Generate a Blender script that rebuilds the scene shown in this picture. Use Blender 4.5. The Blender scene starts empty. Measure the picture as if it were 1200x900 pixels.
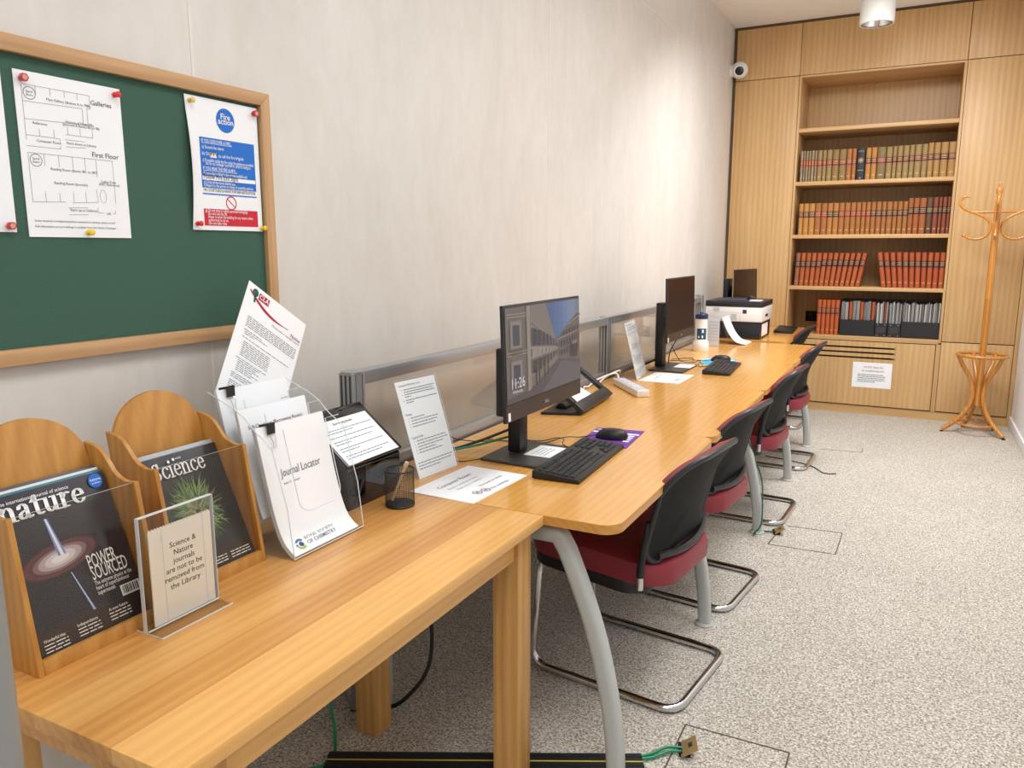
import bpy, bmesh, math, random
from mathutils import Vector, Matrix
rnd = random.Random(7)
S = bpy.context.scene
COL = S.collection
PI = math.pi
V = Vector

# ------------------------------------------------------------------ materials
def srgb(r, g, b):
    f = lambda c: (c/255/12.92) if c/255 <= .04045 else ((c/255+.055)/1.055)**2.4
    return (f(r), f(g), f(b), 1)

MATS = {}
def newmat(name):
    m = bpy.data.materials.new(name); m.use_nodes = True
    nt = m.node_tree; nt.nodes.clear()
    out = nt.nodes.new('ShaderNodeOutputMaterial')
    p = nt.nodes.new('ShaderNodeBsdfPrincipled')
    nt.links.new(p.outputs[0], out.inputs[0])
    return m, nt, p, out

def plain(name, rgb, rough=.5, metal=0, spec=.5, noise=0, nscale=40, bump=0):
    if name in MATS: return MATS[name]
    m, nt, p, out = newmat(name)
    c = srgb(*rgb)
    p.inputs['Roughness'].default_value = rough
    p.inputs['Metallic'].default_value = metal
    p.inputs['Specular IOR Level'].default_value = spec
    tc = nt.nodes.new('ShaderNodeTexCoord')
    n = nt.nodes.new('ShaderNodeTexNoise'); n.inputs['Scale'].default_value = nscale
    n.inputs['Detail'].default_value = 3
    nt.links.new(tc.outputs['Object'], n.inputs['Vector'])
    r = nt.nodes.new('ShaderNodeMapRange')
    a = noise if noise else .02
    r.inputs['To Min'].default_value = 1-a; r.inputs['To Max'].default_value = 1+a
    nt.links.new(n.outputs['Fac'], r.inputs['Value'])
    mx = nt.nodes.new('ShaderNodeVectorMath'); mx.operation = 'SCALE'
    mx.inputs[0].default_value = c[:3]
    nt.links.new(r.outputs[0], mx.inputs['Scale'])
    nt.links.new(mx.outputs[0], p.inputs['Base Color'])
    if bump:
        b = nt.nodes.new('ShaderNodeBump'); b.inputs['Strength'].default_value = bump
        b.inputs['Distance'].default_value = .002
        nt.links.new(n.outputs['Fac'], b.inputs['Height']); nt.links.new(b.outputs[0], p.inputs['Normal'])
    MATS[name] = m
    return m

def wood(name, c1, c2, axis='Z', rough=.4, scale=1.0, stave=0, coat=0, contrast=1.0, stave_axis='X', fig=1.0, fine=.5):
    """oak-like grain running along axis; stave = width of glued boards"""
    if name in MATS: return MATS[name]
    m, nt, p, out = newmat(name)
    N = nt.nodes.new; L = nt.links.new
    tc = N('ShaderNodeTexCoord')
    geo = N('ShaderNodeObjectInfo')
    add = N('ShaderNodeVectorMath'); add.operation = 'ADD'
    sc0 = N('ShaderNodeVectorMath'); sc0.operation = 'SCALE'; sc0.inputs[0].default_value = (7.1, 3.7, 5.3)
    L(geo.outputs['Random'], sc0.inputs['Scale'])
    L(tc.outputs['Object'], add.inputs[0]); L(sc0.outputs[0], add.inputs[1])
    src = add.outputs[0]
    stv = None
    if stave:
        sep = N('ShaderNodeSeparateXYZ'); L(tc.outputs['Object'], sep.inputs[0])
        d = N('ShaderNodeMath'); d.operation = 'DIVIDE'; d.inputs[1].default_value = stave
        L(sep.outputs[stave_axis], d.inputs[0])
        fl = N('ShaderNodeMath'); fl.operation = 'FLOOR'; L(d.outputs[0], fl.inputs[0])
        wn = N('ShaderNodeTexWhiteNoise'); wn.noise_dimensions = '1D'; L(fl.outputs[0], wn.inputs['W'])
        stv = wn.outputs['Value']
        sh = N('ShaderNodeVectorMath'); sh.operation = 'SCALE'; sh.inputs[0].default_value = (13, 17, 11)
        L(stv, sh.inputs['Scale'])
        a2 = N('ShaderNodeVectorMath'); a2.operation = 'ADD'; L(src, a2.inputs[0]); L(sh.outputs[0], a2.inputs[1])
        src = a2.outputs[0]
    def mapped(s_along, s_across):
        mp = N('ShaderNodeMapping')
        sc = [s_across]*3; sc['XYZ'.index(axis)] = s_along
        mp.inputs['Scale'].default_value = sc
        L(src, mp.inputs['Vector']); return mp.outputs[0]
    n1 = N('ShaderNodeTexNoise'); n1.inputs['Scale'].default_value = 1; n1.inputs['Detail'].default_value = 5
    n1.inputs['Roughness'].default_value = .6
    L(mapped(1.3*scale, 9*scale), n1.inputs['Vector'])
    n2 = N('ShaderNodeTexNoise'); n2.inputs['Scale'].default_value = 1; n2.inputs['Detail'].default_value = 4
    L(mapped(6*scale, 150*scale), n2.inputs['Vector'])
    w = N('ShaderNodeTexWave'); w.wave_type = 'RINGS'; w.rings_direction = axis
    w.inputs['Scale'].default_value = 1.6; w.inputs['Distortion'].default_value = 7; w.inputs['Detail'].default_value = 2
    w.inputs['Detail Scale'].default_value = .8
    L(mapped(.8*scale, 10*scale), w.inputs['Vector'])
    def madd(a, k, b=None):
        q = N('ShaderNodeMath'); q.operation = 'MULTIPLY_ADD'; q.inputs[1].default_value = k
        L(a, q.inputs[0])
        if b is None: q.inputs[2].default_value = 0
        else: L(b, q.inputs[2])
        return q.outputs[0]
    v = madd(n1.outputs['Fac'], .55*contrast)
    v = madd(n2.outputs['Fac'], fine*contrast, v)
    v = madd(w.outputs['Fac'], .28*contrast*fig, v)
    if stv is not None: v = madd(stv, .8, v)
    mr = N('ShaderNodeMapRange')
    tot = (.55+fine+.28*fig)*contrast + (.8 if stave else 0)
    mr.inputs['From Min'].default_value = .22*tot; mr.inputs['From Max'].default_value = .80*tot
    L(v, mr.inputs['Value'])
    mix = N('ShaderNodeMix'); mix.data_type = 'RGBA'
    mix.inputs[6].default_value = srgb(*c1); mix.inputs[7].default_value = srgb(*c2)
    L(mr.outputs[0], mix.inputs[0])
    L(mix.outputs[2], p.inputs['Base Color'])
    p.inputs['Roughness'].default_value = rough
    if coat:
        p.inputs['Coat Weight'].default_value = coat; p.inputs['Coat Roughness'].default_value = .12
    b = N('ShaderNodeBump'); b.inputs['Strength'].default_value = .12; b.inputs['Distance'].default_value = .001
    L(n2.outputs['Fac'], b.inputs['Height']); L(b.outputs[0], p.inputs['Normal'])
    MATS[name] = m
    return m

def clear(name, tint=(254, 255, 255), refl=.6, rough=.02, haze=0.0):
    """thin clear sheet: see-through plus Fresnel reflection"""
    if name in MATS: return MATS[name]
    m = bpy.data.materials.new(name); m.use_nodes = True
    nt = m.node_tree; nt.nodes.clear(); N = nt.nodes.new; L = nt.links.new
    out = N('ShaderNodeOutputMaterial')
    tr = N('ShaderNodeBsdfTransparent'); tr.inputs[0].default_value = srgb(*tint)
    gl = N('ShaderNodeBsdfGlossy'); gl.inputs['Roughness'].default_value = rough
    lw = N('ShaderNodeLayerWeight'); lw.inputs[0].default_value = .5
    pw = N('ShaderNodeMath'); pw.operation = 'POWER'; pw.inputs[1].default_value = 5; L(lw.outputs['Facing'], pw.inputs[0])
    mu = N('ShaderNodeMath'); mu.operation = 'MULTIPLY_ADD'; mu.inputs[1].default_value = .9*refl; mu.inputs[2].default_value = .035*refl; mu.use_clamp = True
    L(pw.outputs[0], mu.inputs[0])
    mx = N('ShaderNodeMixShader'); L(mu.outputs[0], mx.inputs[0]); L(tr.outputs[0], mx.inputs[1]); L(gl.outputs[0], mx.inputs[2])
    last = mx.outputs[0]
    if haze:
        df = N('ShaderNodeBsdfDiffuse'); df.inputs[0].default_value = (.8, .8, .8, 1)
        m2 = N('ShaderNodeMixShader'); m2.inputs[0].default_value = haze
        L(last, m2.inputs[1]); L(df.outputs[0], m2.inputs[2]); last = m2.outputs[0]
    L(last, out.inputs[0])
    MATS[name] = m
    return m

def emit(name, rgb, k=1.0):
    if name in MATS: return MATS[name]
    m, nt, p, out = newmat(name)
    p.inputs['Base Color'].default_value = (.01, .01, .012, 1); p.inputs['Roughness'].default_value = .3
    p.inputs['Emission Color'].default_value = srgb(*rgb); p.inputs['Emission Strength'].default_value = k
    MATS[name] = m
    return m

def plaster():
    m, nt, p, out = newmat('plaster'); N = nt.nodes.new; L = nt.links.new
    tc = N('ShaderNodeTexCoord')
    n = N('ShaderNodeTexNoise'); n.inputs['Scale'].default_value = 2.2; n.inputs['Detail'].default_value = 6; n.inputs['Roughness'].default_value = .65
    n.inputs['Distortion'].default_value = .6
    mp = N('ShaderNodeMapping'); mp.inputs['Scale'].default_value = (1, 1.6, .7)
    L(tc.outputs['Object'], mp.inputs[0]); L(mp.outputs[0], n.inputs['Vector'])
    n2 = N('ShaderNodeTexNoise'); n2.inputs['Scale'].default_value = 14; n2.inputs['Detail'].default_value = 6
    L(mp.outputs[0], n2.inputs['Vector'])
    a = N('ShaderNodeMath'); a.operation = 'MULTIPLY_ADD'; a.inputs[1].default_value = .4
    L(n2.outputs['Fac'], a.inputs[0]); L(n.outputs['Fac'], a.inputs[2])
    mr = N('ShaderNodeMapRange'); mr.inputs['From Min'].default_value = .45; mr.inputs['From Max'].default_value = .95
    L(a.outputs[0], mr.inputs['Value'])
    mx = N('ShaderNodeMix'); mx.data_type = 'RGBA'
    mx.inputs[6].default_value = srgb(213, 207, 199); mx.inputs[7].default_value = srgb(228, 223, 216)
    L(mr.outputs[0], mx.inputs[0]); L(mx.outputs[2], p.inputs['Base Color'])
    p.inputs['Roughness'].default_value = .55
    b = N('ShaderNodeBump'); b.inputs['Strength'].default_value = .12; b.inputs['Distance'].default_value = .004
    L(n2.outputs['Fac'], b.inputs['Height']); L(b.outputs[0], p.inputs['Normal'])
    return m

def carpet():
    m, nt, p, out = newmat('carpet'); N = nt.nodes.new; L = nt.links.new
    tc = N('ShaderNodeTexCoord')
    n = N('ShaderNodeTexNoise'); n.inputs['Scale'].default_value = 150; n.inputs['Detail'].default_value = 2; n.inputs['Roughness'].default_value = .7
    L(tc.outputs['Object'], n.inputs['Vector'])
    v = N('ShaderNodeTexVoronoi'); v.inputs['Scale'].default_value = 150
    L(tc.outputs['Object'], v.inputs['Vector'])
    big = N('ShaderNodeTexNoise'); big.inputs['Scale'].default_value = 2.5; big.inputs['Detail'].default_value = 4
    L(tc.outputs['Object'], big.inputs['Vector'])
    rp = N('ShaderNodeValToRGB'); e = rp.color_ramp.elements
    e[0].position = .30; e[0].color = srgb(134, 123, 109)
    e[1].position = .70; e[1].color = srgb(234, 228, 218)
    q = e.new(.5); q.color = srgb(194, 186, 174)
    vc = N('ShaderNodeTexVoronoi'); vc.inputs['Scale'].default_value = 230; L(tc.outputs['Object'], vc.inputs['Vector'])
    sepc = N('ShaderNodeSeparateColor'); L(vc.outputs['Color'], sepc.inputs[0])
    m1 = N('ShaderNodeMath'); m1.operation = 'MULTIPLY_ADD'; m1.inputs[1].default_value = .30; m1.inputs[2].default_value = -.15; L(sepc.outputs[0], m1.inputs[0])
    m2 = N('ShaderNodeMath'); m2.operation = 'ADD'; L(n.outputs['Fac'], m2.inputs[0]); L(m1.outputs[0], m2.inputs[1])
    L(m2.outputs[0], rp.inputs[0])
    mr = N('ShaderNodeMapRange'); mr.inputs['To Min'].default_value = .90; mr.inputs['To Max'].default_value = 1.08
    L(big.outputs['Fac'], mr.inputs['Value'])
    mx = N('ShaderNodeVectorMath'); mx.operation = 'SCALE'
    L(rp.outputs[0], mx.inputs[0]); L(mr.outputs[0], mx.inputs['Scale'])
    L(mx.outputs[0], p.inputs['Base Color'])
    p.inputs['Roughness'].default_value = 1; p.inputs['Specular IOR Level'].default_value = .1
    b = N('ShaderNodeBump'); b.inputs['Strength'].default_value = .08; b.inputs['Distance'].default_value = .002
    L(v.outputs['Distance'], b.inputs['Height']); L(b.outputs[0], p.inputs['Normal'])
    return m

def meshfabric():
    m, nt, p, out = newmat('chair_mesh'); N = nt.nodes.new; L = nt.links.new
    tc = N('ShaderNodeTexCoord')
    sp = N('ShaderNodeSeparateXYZ'); L(tc.outputs['Object'], sp.inputs[0])
    def wv(o, f):
        a = N('ShaderNodeMath'); a.operation = 'MULTIPLY'; a.inputs[1].default_value = f; L(o, a.inputs[0])
        s = N('ShaderNodeMath'); s.operation = 'SINE'; L(a.outputs[0], s.inputs[0]); return s.outputs[0]
    mu = N('ShaderNodeMath'); mu.operation = 'MULTIPLY'
    L(wv(sp.outputs['Y'], 1100), mu.inputs[0]); L(wv(sp.outputs['Z'], 1100), mu.inputs[1])
    mr = N('ShaderNodeMapRange'); mr.inputs['From Min'].default_value = -.3; mr.inputs['From Max'].default_value = .5
    L(mu.outputs[0], mr.inputs['Value'])
    mx = N('ShaderNodeMix'); mx.data_type = 'RGBA'
    mx.inputs[6].default_value = srgb(12, 12, 13); mx.inputs[7].default_value = srgb(36, 36, 38)
    L(mr.outputs[0], mx.inputs[0]); L(mx.outputs[2], p.inputs['Base Color'])
    p.inputs['Roughness'].default_value = .7; p.inputs['Specular IOR Level'].default_value = .25
    return m

M = {}
M['plaster'] = plaster(); M['carpet'] = carpet(); M['mesh'] = meshfabric()
M['ceil'] = plain('ceiling_paint', (246, 243, 238), .9, noise=.015, nscale=3)
M['rwall'] = plain('right_wall_paint', (244, 245, 248), .7, noise=.02, nscale=5)
M['seam'] = plain('wall_joint', (232, 226, 216), .6)
M['dark'] = plain('dark_gap', (24, 20, 16), .9)
M['fseam'] = plain('carpet_joint', (96, 84, 70), 1)
M['oakV'] = wood('oak_panel', (186, 144, 94), (224, 185, 130), 'Z', .42, fine=.30, fig=.6, scale=.55, contrast=.7)
M['oakH'] = wood('oak_panel_horizontal', (186, 144, 94), (224, 185, 130), 'X', .42, fine=.25, fig=.5)
M['oakT'] = wood('oak_table', (200, 136, 66), (242, 188, 112), 'Y', .34, stave=.083, coat=.12, contrast=.8)
M['oakTl'] = wood('oak_table_leg', (186, 130, 66), (226, 176, 106), 'Z', .38)
M['beech'] = wood('desk_beech', (212, 148, 66), (238, 180, 96), 'Y', .22, coat=.3, contrast=.8, fig=.8)
M['beechE'] = wood('desk_edge', (196, 134, 60), (222, 164, 86), 'Y', .35)
M['frame'] = wood('board_frame_oak', (178, 134, 90), (214, 172, 126), 'Y', .5)
M['frameZ'] = wood('board_frame_oak_upright', (178, 134, 90), (214, 172, 126), 'Z', .5)
M['rack'] = wood('rack_oak', (172, 116, 50), (210, 154, 80), 'Z', .38)
M['coat'] = wood('coat_stand_beech', (178, 108, 34), (222, 156, 70), 'Z', .25, coat=.5)
M['felt'] = plain('green_felt', (72, 102, 88), 1, spec=.1, noise=.14, nscale=260, bump=.4)
M['paper'] = plain('paper_white', (248, 249, 251), .6, spec=.3, noise=.008)
M['lam'] = plain('paper_laminated', (250, 251, 253), .3, noise=.008)
M['cream'] = plain('paper_cream', (232, 222, 208), .7)
M['ink'] = plain('ink_black', (38, 38, 42), .8)
M['grey'] = plain('ink_grey', (128, 130, 136), .8)
M['lgrey'] = plain('ink_pale', (176, 180, 190), .8)
M['blue'] = plain('ink_blue', (0, 108, 205), .5)
M['red'] = plain('ink_red', (206, 20, 48), .5)
M['crim'] = plain('ink_crimson', (178, 24, 60), .5)
M['maroon'] = plain('ink_maroon', (126, 24, 60), .6)
M['navy'] = plain('ink_navy', (44, 60, 96), .6)
M['white'] = plain('ink_white', (250, 250, 250), .6)
M['pinred'] = plain('pin_red', (230, 40, 40), .3)
M['pinhex'] = plain('pin_crimson', (200, 26, 48), .3)
M['pinwood'] = plain('pin_centre', (222, 160, 130), .5)
M['pinyel'] = plain('pin_yellow', (246, 206, 40), .3)
M['pinpale'] = plain('pin_straw', (226, 196, 110), .3)
M['clear'] = clear('clear_acrylic', refl=.45)
M['rackglass'] = clear('clear_rack_front', tint=(250, 248, 245), refl=.7)
M['glass'] = clear('screen_panel_glass', tint=(250, 247, 242), refl=.9, haze=.05)
M['edge'] = plain('acrylic_edge', (226, 232, 236), .15)
M['alu'] = plain('brushed_aluminium', (178, 180, 182), .38, metal=.75)
M['aludk'] = plain('aluminium_slot', (70, 70, 68), .6)
M['legs'] = plain('desk_leg_silver', (188, 190, 186), .4)
M['chrome'] = plain('chrome', (214, 214, 214), .12, metal=1)
M['blk'] = plain('black_plastic', (26, 26, 28), .42)
M['blk2'] = plain('black_satin', (40, 40, 43), .36)
M['gloss'] = plain('gloss_black', (9, 9, 11), .06, spec=.6)
M['char'] = plain('charcoal_metal', (70, 68, 68), .38, metal=.3)
M['key'] = plain('key_black', (40, 40, 44), .5)
M['red_up'] = plain('wine_vinyl', (146, 46, 58), .45, noise=.04)
M['rubber'] = plain('black_rubber', (20, 20, 24), .6)
M['yellow'] = plain('warning_yellow', (222, 200, 70), .5)
M['green'] = plain('green_cable', (0, 140, 98), .4)
M['whitepl'] = plain('white_plastic', (234, 232, 228), .4)
M['lampw'] = plain('lamp_white', (222, 220, 214), .5)
M['purple'] = plain('mat_purple', (112, 54, 160), .6)
M['cyan'] = plain('mat_cyan', (40, 176, 224), .6)
M['brass'] = plain('floor_box_brass', (176, 146, 98), .4, metal=.3)
M['teal'] = plain('label_teal', (26, 82, 118), .4)
M['postgrey'] = plain('grey_metal_post', (152, 152, 150), .42, metal=.35)
M['screenoff'] = plain('screen_off', (30, 15, 13), .3, spec=.25)
M['stick'] = plain('pale_wood', (222, 196, 156), .6)
M['paleblue'] = plain('strip_top_grey', (198, 198, 214), .4)

# ------------------------------------------------------------------ mesh builder
class MB:
    def __init__(s): s.bm = bmesh.new(); s.mats = []
    def mi(s, m):
        if m is None: return 0
        if m not in s.mats: s.mats.append(m)
        return s.mats.index(m)
    def _merge(s, bm2, mat):
        me = bpy.data.meshes.new('t'); bm2.to_mesh(me); bm2.free()
        n0 = len(s.bm.faces); s.bm.from_mesh(me); bpy.data.meshes.remove(me)
        s.bm.faces.ensure_lookup_table(); k = s.mi(mat)
        for f in s.bm.faces[n0:]: f.material_index = k
    def box(s, a, b, bev=0, mat=None, seg=2):
        a = V(a); b = V(b)
        return s.obox((a+b)/2, (abs(b.x-a.x), abs(b.y-a.y), abs(b.z-a.z)), None, bev, mat, seg)
    def obox(s, c, size, rot=None, bev=0, mat=None, seg=2):
        t = bmesh.new(); bmesh.ops.create_cube(t, size=1)
        for v in t.verts: v.co = V((v.co.x*size[0], v.co.y*size[1], v.co.z*size[2]))
        if bev: bmesh.ops.bevel(t, geom=list(t.edges), offset=min(bev, min(size)*.49), segments=seg, affect='EDGES', profile=.6)
        R = rot.to_4x4() if rot is not None else Matrix()
        bmesh.ops.transform(t, matrix=Matrix.Translation(V(c)) @ R, verts=t.verts)
        s._merge(t, mat); return s
    def poly(s, pts, mat=None):
        vs = [s.bm.verts.new(V(p)) for p in pts]
        f = s.bm.faces.new(vs); f.material_index = s.mi(mat); return s
    def prism(s, pts, d, mat=None, bev=0):
        """extrude a planar outline pts (3D) by vector d"""
        t = bmesh.new(); d = V(d)
        a = [t.verts.new(V(p)) for p in pts]; b = [t.verts.new(V(p)+d) for p in pts]
        t.faces.new(a); t.faces.new(b[::-1]); n = len(a)
        for i in range(n): t.faces.new((a[i], b[i], b[(i+1) % n], a[(i+1) % n]))
        bmesh.ops.recalc_face_normals(t, faces=t.faces)
        if bev: bmesh.ops.bevel(t, geom=list(t.edges), offset=bev, segments=2, affect='EDGES', profile=.6)
        s._merge(t, mat); return s
    def tube(s, path, r, n=10, mat=None, closed=False, caps=True, prof=None, up=None):
        path = [V(p) for p in path]; k = len(path); rings = []
        rr = r if isinstance(r, (list, tuple)) else [r]*k
        tang = []
        for i in range(k):
            if closed: t = path[(i+1) % k]-path[i-1]
            else: t = path[min(i+1, k-1)]-path[max(i-1, 0)]
            tang.append(t.normalized())
        u = V(up) if up else (V((0, 0, 1)) if abs(tang[0].z) < .9 else V((1, 0, 0)))
        mi = s.mi(mat)
        for i in range(k):
            t = tang[i]
            u = (u - t*u.dot(t))
            if u.length < 1e-6: u = V((1, 0, 0)) - t*t.x
            u.normalize(); w = t.cross(u)
            if prof: ring = [path[i] + u*a*rr[i] + w*b*rr[i] for a, b in prof]
            else: ring = [path[i] + (u*math.cos(2*PI*j/n) + w*math.sin(2*PI*j/n))*rr[i] for j in range(n)]
            rings.append([s.bm.verts.new(p) for p in ring])
        m = len(rings[0])
        for i in range(k if closed else k-1):
            A = rings[i]; B = rings[(i+1) % k]
            for j in range(m):
                f = s.bm.faces.new((A[j], A[(j+1) % m], B[(j+1) % m], B[j])); f.material_index = mi
        if caps and not closed:
            for q in (rings[0][::-1], rings[-1]):
                f = s.bm.faces.new(q); f.material_index = mi
        return s
    def lathe(s, prof, c, n=24, mat=None, axis='Z'):
        """prof: list of (r, h); revolve about axis through c"""
        c = V(c); mi = s.mi(mat); rings = []
        def P(r, h, a):
            x, y = r*math.cos(a), r*math.sin(a)
            return c + {'Z': V((x, y, h)), 'X': V((h, x, y)), 'Y': V((x, h, y))}[axis]
        for r, h in prof:
            if r < 1e-6: rings.append([s.bm.verts.new(P(0, h, 0))])
            else: rings.append([s.bm.verts.new(P(r, h, 2*PI*j/n)) for j in range(n)])
        for A, B in zip(rings, rings[1:]):
            for j in range(n):
                a = A[j % len(A)]; a2 = A[(j+1) % len(A)]; b = B[j % len(B)]; b2 = B[(j+1) % len(B)]
                q = []
                for v in (a, a2, b2, b):
                    if v not in q: q.append(v)
                if len(q) > 2:
                    f = s.bm.faces.new(q); f.material_index = mi
        return s
    def torus(s, c, R, r, n=24, m=8, mat=None, axis='Z'):
        c = V(c); pts = []
        for i in range(n):
            a = 2*PI*i/n; x, y = R*math.cos(a), R*math.sin(a)
            pts.append(c + {'Z': V((x, y, 0)), 'X': V((0, x, y)), 'Y': V((x, 0, y))}[axis])
        return s.tube(pts, r, m, mat, closed=True)
    def grid(s, fn, nu, nv, mat=None):
        g = [[s.bm.verts.new(V(fn(i/nu, j/nv))) for j in range(nv+1)] for i in range(nu+1)]
        mi = s.mi(mat)
        for i in range(nu):
            for j in range(nv):
                f = s.bm.faces.new((g[i][j], g[i+1][j], g[i+1][j+1], g[i][j+1])); f.material_index = mi
        return s
    def mesh(s, name, mat=None, off=(0, 0, 0), smooth=True, recalc=True):
        if recalc: bmesh.ops.recalc_face_normals(s.bm, faces=s.bm.faces)
        o = V(off)
        for v in s.bm.verts: v.co -= o
        me = bpy.data.meshes.new(name); s.bm.to_mesh(me); s.bm.free()
        for m in (s.mats or [mat]): me.materials.append(m)
        if smooth:
            for p in me.polygons: p.use_smooth = True
            me.set_sharp_from_angle(angle=math.radians(38))
        return me

def wloc(o):
    v = V((0, 0, 0))
    while o: v = v + o.location; o = o.parent
    return v
def thing(name, label, cat, loc, group=None):
    o = bpy.data.objects.new(name, None); COL.objects.link(o); o.location = loc
    o.empty_display_size = .05
    o['label'] = label; o['category'] = cat
    if group: o['group'] = group
    return o
def part(name, mb, mat, parent, label=None, smooth=True, recalc=True):
    me = mb.mesh(name, mat, wloc(parent), smooth, recalc)
    o = bpy.data.objects.new(name, me); COL.objects.link(o); o.parent = parent
    if label: o['label'] = label
    return o
def single(name, mb, mat, label, cat, loc, group=None, smooth=True):
    me = mb.mesh(name, mat, loc, smooth)
    o = bpy.data.objects.new(name, me); COL.objects.link(o); o.location = loc
    o['label'] = label; o['category'] = cat
    if group: o['group'] = group
    return o
def struct(name, mb, mat, parent=None):
    if parent: return part(name, mb, mat, parent)
    me = mb.mesh(name, mat); o = bpy.data.objects.new(name, me); COL.objects.link(o); o['kind'] = 'structure'
    return o
def dup(root, loc, label=None, group=None):
    r = root.copy(); COL.objects.link(r); r.location = loc
    if label: r['label'] = label
    if group: r['group'] = group
    for ch in list(root.children):
        c = ch.copy(); COL.objects.link(c); c.parent = r
        for g in ch.children:
            d = g.copy(); COL.objects.link(d); d.parent = c
    return r

# ------------------------------------------------------------------ lettering
_tc = {}
def glyphs(txt, bold=0):
    """polygons of a line of type, size 1, from the built-in font"""
    k = (txt, bold)
    if k in _tc: return _tc[k]
    cu = bpy.data.curves.new('t', 'FONT'); cu.body = txt; cu.size = 1; cu.offset = bold*.35; cu.resolution_u = 2
    ob = bpy.data.objects.new('t', cu); COL.objects.link(ob)
    dg = bpy.context.evaluated_depsgraph_get(); dg.update()
    me = ob.evaluated_get(dg).to_mesh()
    vs = [(v.co.x, v.co.y) for v in me.vertices]; fs = [tuple(p.vertices) for p in me.polygons]
    ob.evaluated_get(dg).to_mesh_clear()
    bpy.data.objects.remove(ob); bpy.data.curves.remove(cu)
    _tc[k] = (vs, fs); return _tc[k]

class Face:
    """a printable face: origin o (lower-left), unit vectors u, v, normal n; or a curved map"""
    def __init__(s, o, u, v, w, h, eps=.0006, fn=None):
        s.o = V(o); s.u = V(u).normalized(); s.v = V(v).normalized(); s.n = s.u.cross(s.v); s.w = w; s.h = h; s.eps = eps; s.fn = fn
    def P(s, x, y, lift=1):
        """x, y in 0..1 of the face"""
        if s.fn: return s.fn(x, y, s.eps*lift)
        return s.o + s.u*(x*s.w) + s.v*(y*s.h) + s.n*s.eps*lift
    def text(s, mb, txt, x, y, size, bold=0, align='L', fit=None, mat=None, lift=1, sx=1):
        vs, fs = glyphs(txt, bold)
        if not vs: return
        x0 = min(v[0] for v in vs); x1 = max(v[0] for v in vs)
        k = size*sx; wd = (x1-x0)*k
        if fit and wd > 0: k = fit*s.w/(x1-x0); wd = fit*s.w
        ox = {'L': 0, 'C': -wd/2, 'R': -wd}[align]
        bvs = [mb.bm.verts.new(s.P(x + (ox+(a-x0)*k)/s.w, y + b*size/s.h, lift)) for a, b in vs]
        mi = mb.mi(mat)
        for f in fs:
            try: mb.bm.faces.new([bvs[i] for i in f]).material_index = mi
            except ValueError: pass
    def rect(s, mb, x0, y0, x1, y1, mat=None, lift=1, n=1):
        for i in range(n):
            a = x0+(x1-x0)*i/n; b = x0+(x1-x0)*(i+1)/n
            mb.poly([s.P(a, y0, lift), s.P(b, y0, lift), s.P(b, y1, lift), s.P(a, y1, lift)], mat)
    def line(s, mb, x0, y0, x1, y1, t=.0008, mat=None, lift=1):
        dx = (x1-x0)*s.w; dy = (y1-y0)*s.h; l = math.hypot(dx, dy) or 1
        nx = -dy/l*t/2/s.w; ny = dx/l*t/2/s.h
        mb.poly([s.P(x0-nx, y0-ny, lift), s.P(x1-nx, y1-ny, lift), s.P(x1+nx, y1+ny, lift), s.P(x0+nx, y0+ny, lift)], mat)
    def disc(s, mb, x, y, r, r2=0, n=28, mat=None, lift=1, a0=0, a1=2*PI, ry=1):
        pt = lambda rad, a: s.P(x+rad*math.cos(a)/s.w, y+ry*rad*math.sin(a)/s.h, lift)
        if r2 == 0 and a1-a0 > 6.2: mb.poly([pt(r, 2*PI*i/n) for i in range(n)], mat); return
        for i in range(n):
            a = a0+(a1-a0)*i/n; b = a0+(a1-a0)*(i+1)/n
            mb.poly([pt(r2, a), pt(r, a), pt(r, b), pt(r2, b)], mat) if r2 else mb.poly([pt(0, a), pt(r, a), pt(r, b)], mat)
    def greek(s, mb, x0, x1, y, h, mat=None, seed=0, words=True):
        """a line too small to read: broken words"""
        q = random.Random(seed+int(y*9999)); x = x0
        while x < x1-.005:
            l = q.uniform(.03, .09); e = min(x+l, x1)
            s.rect(mb, x, y, e, y+h, mat); x = e + .012

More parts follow.
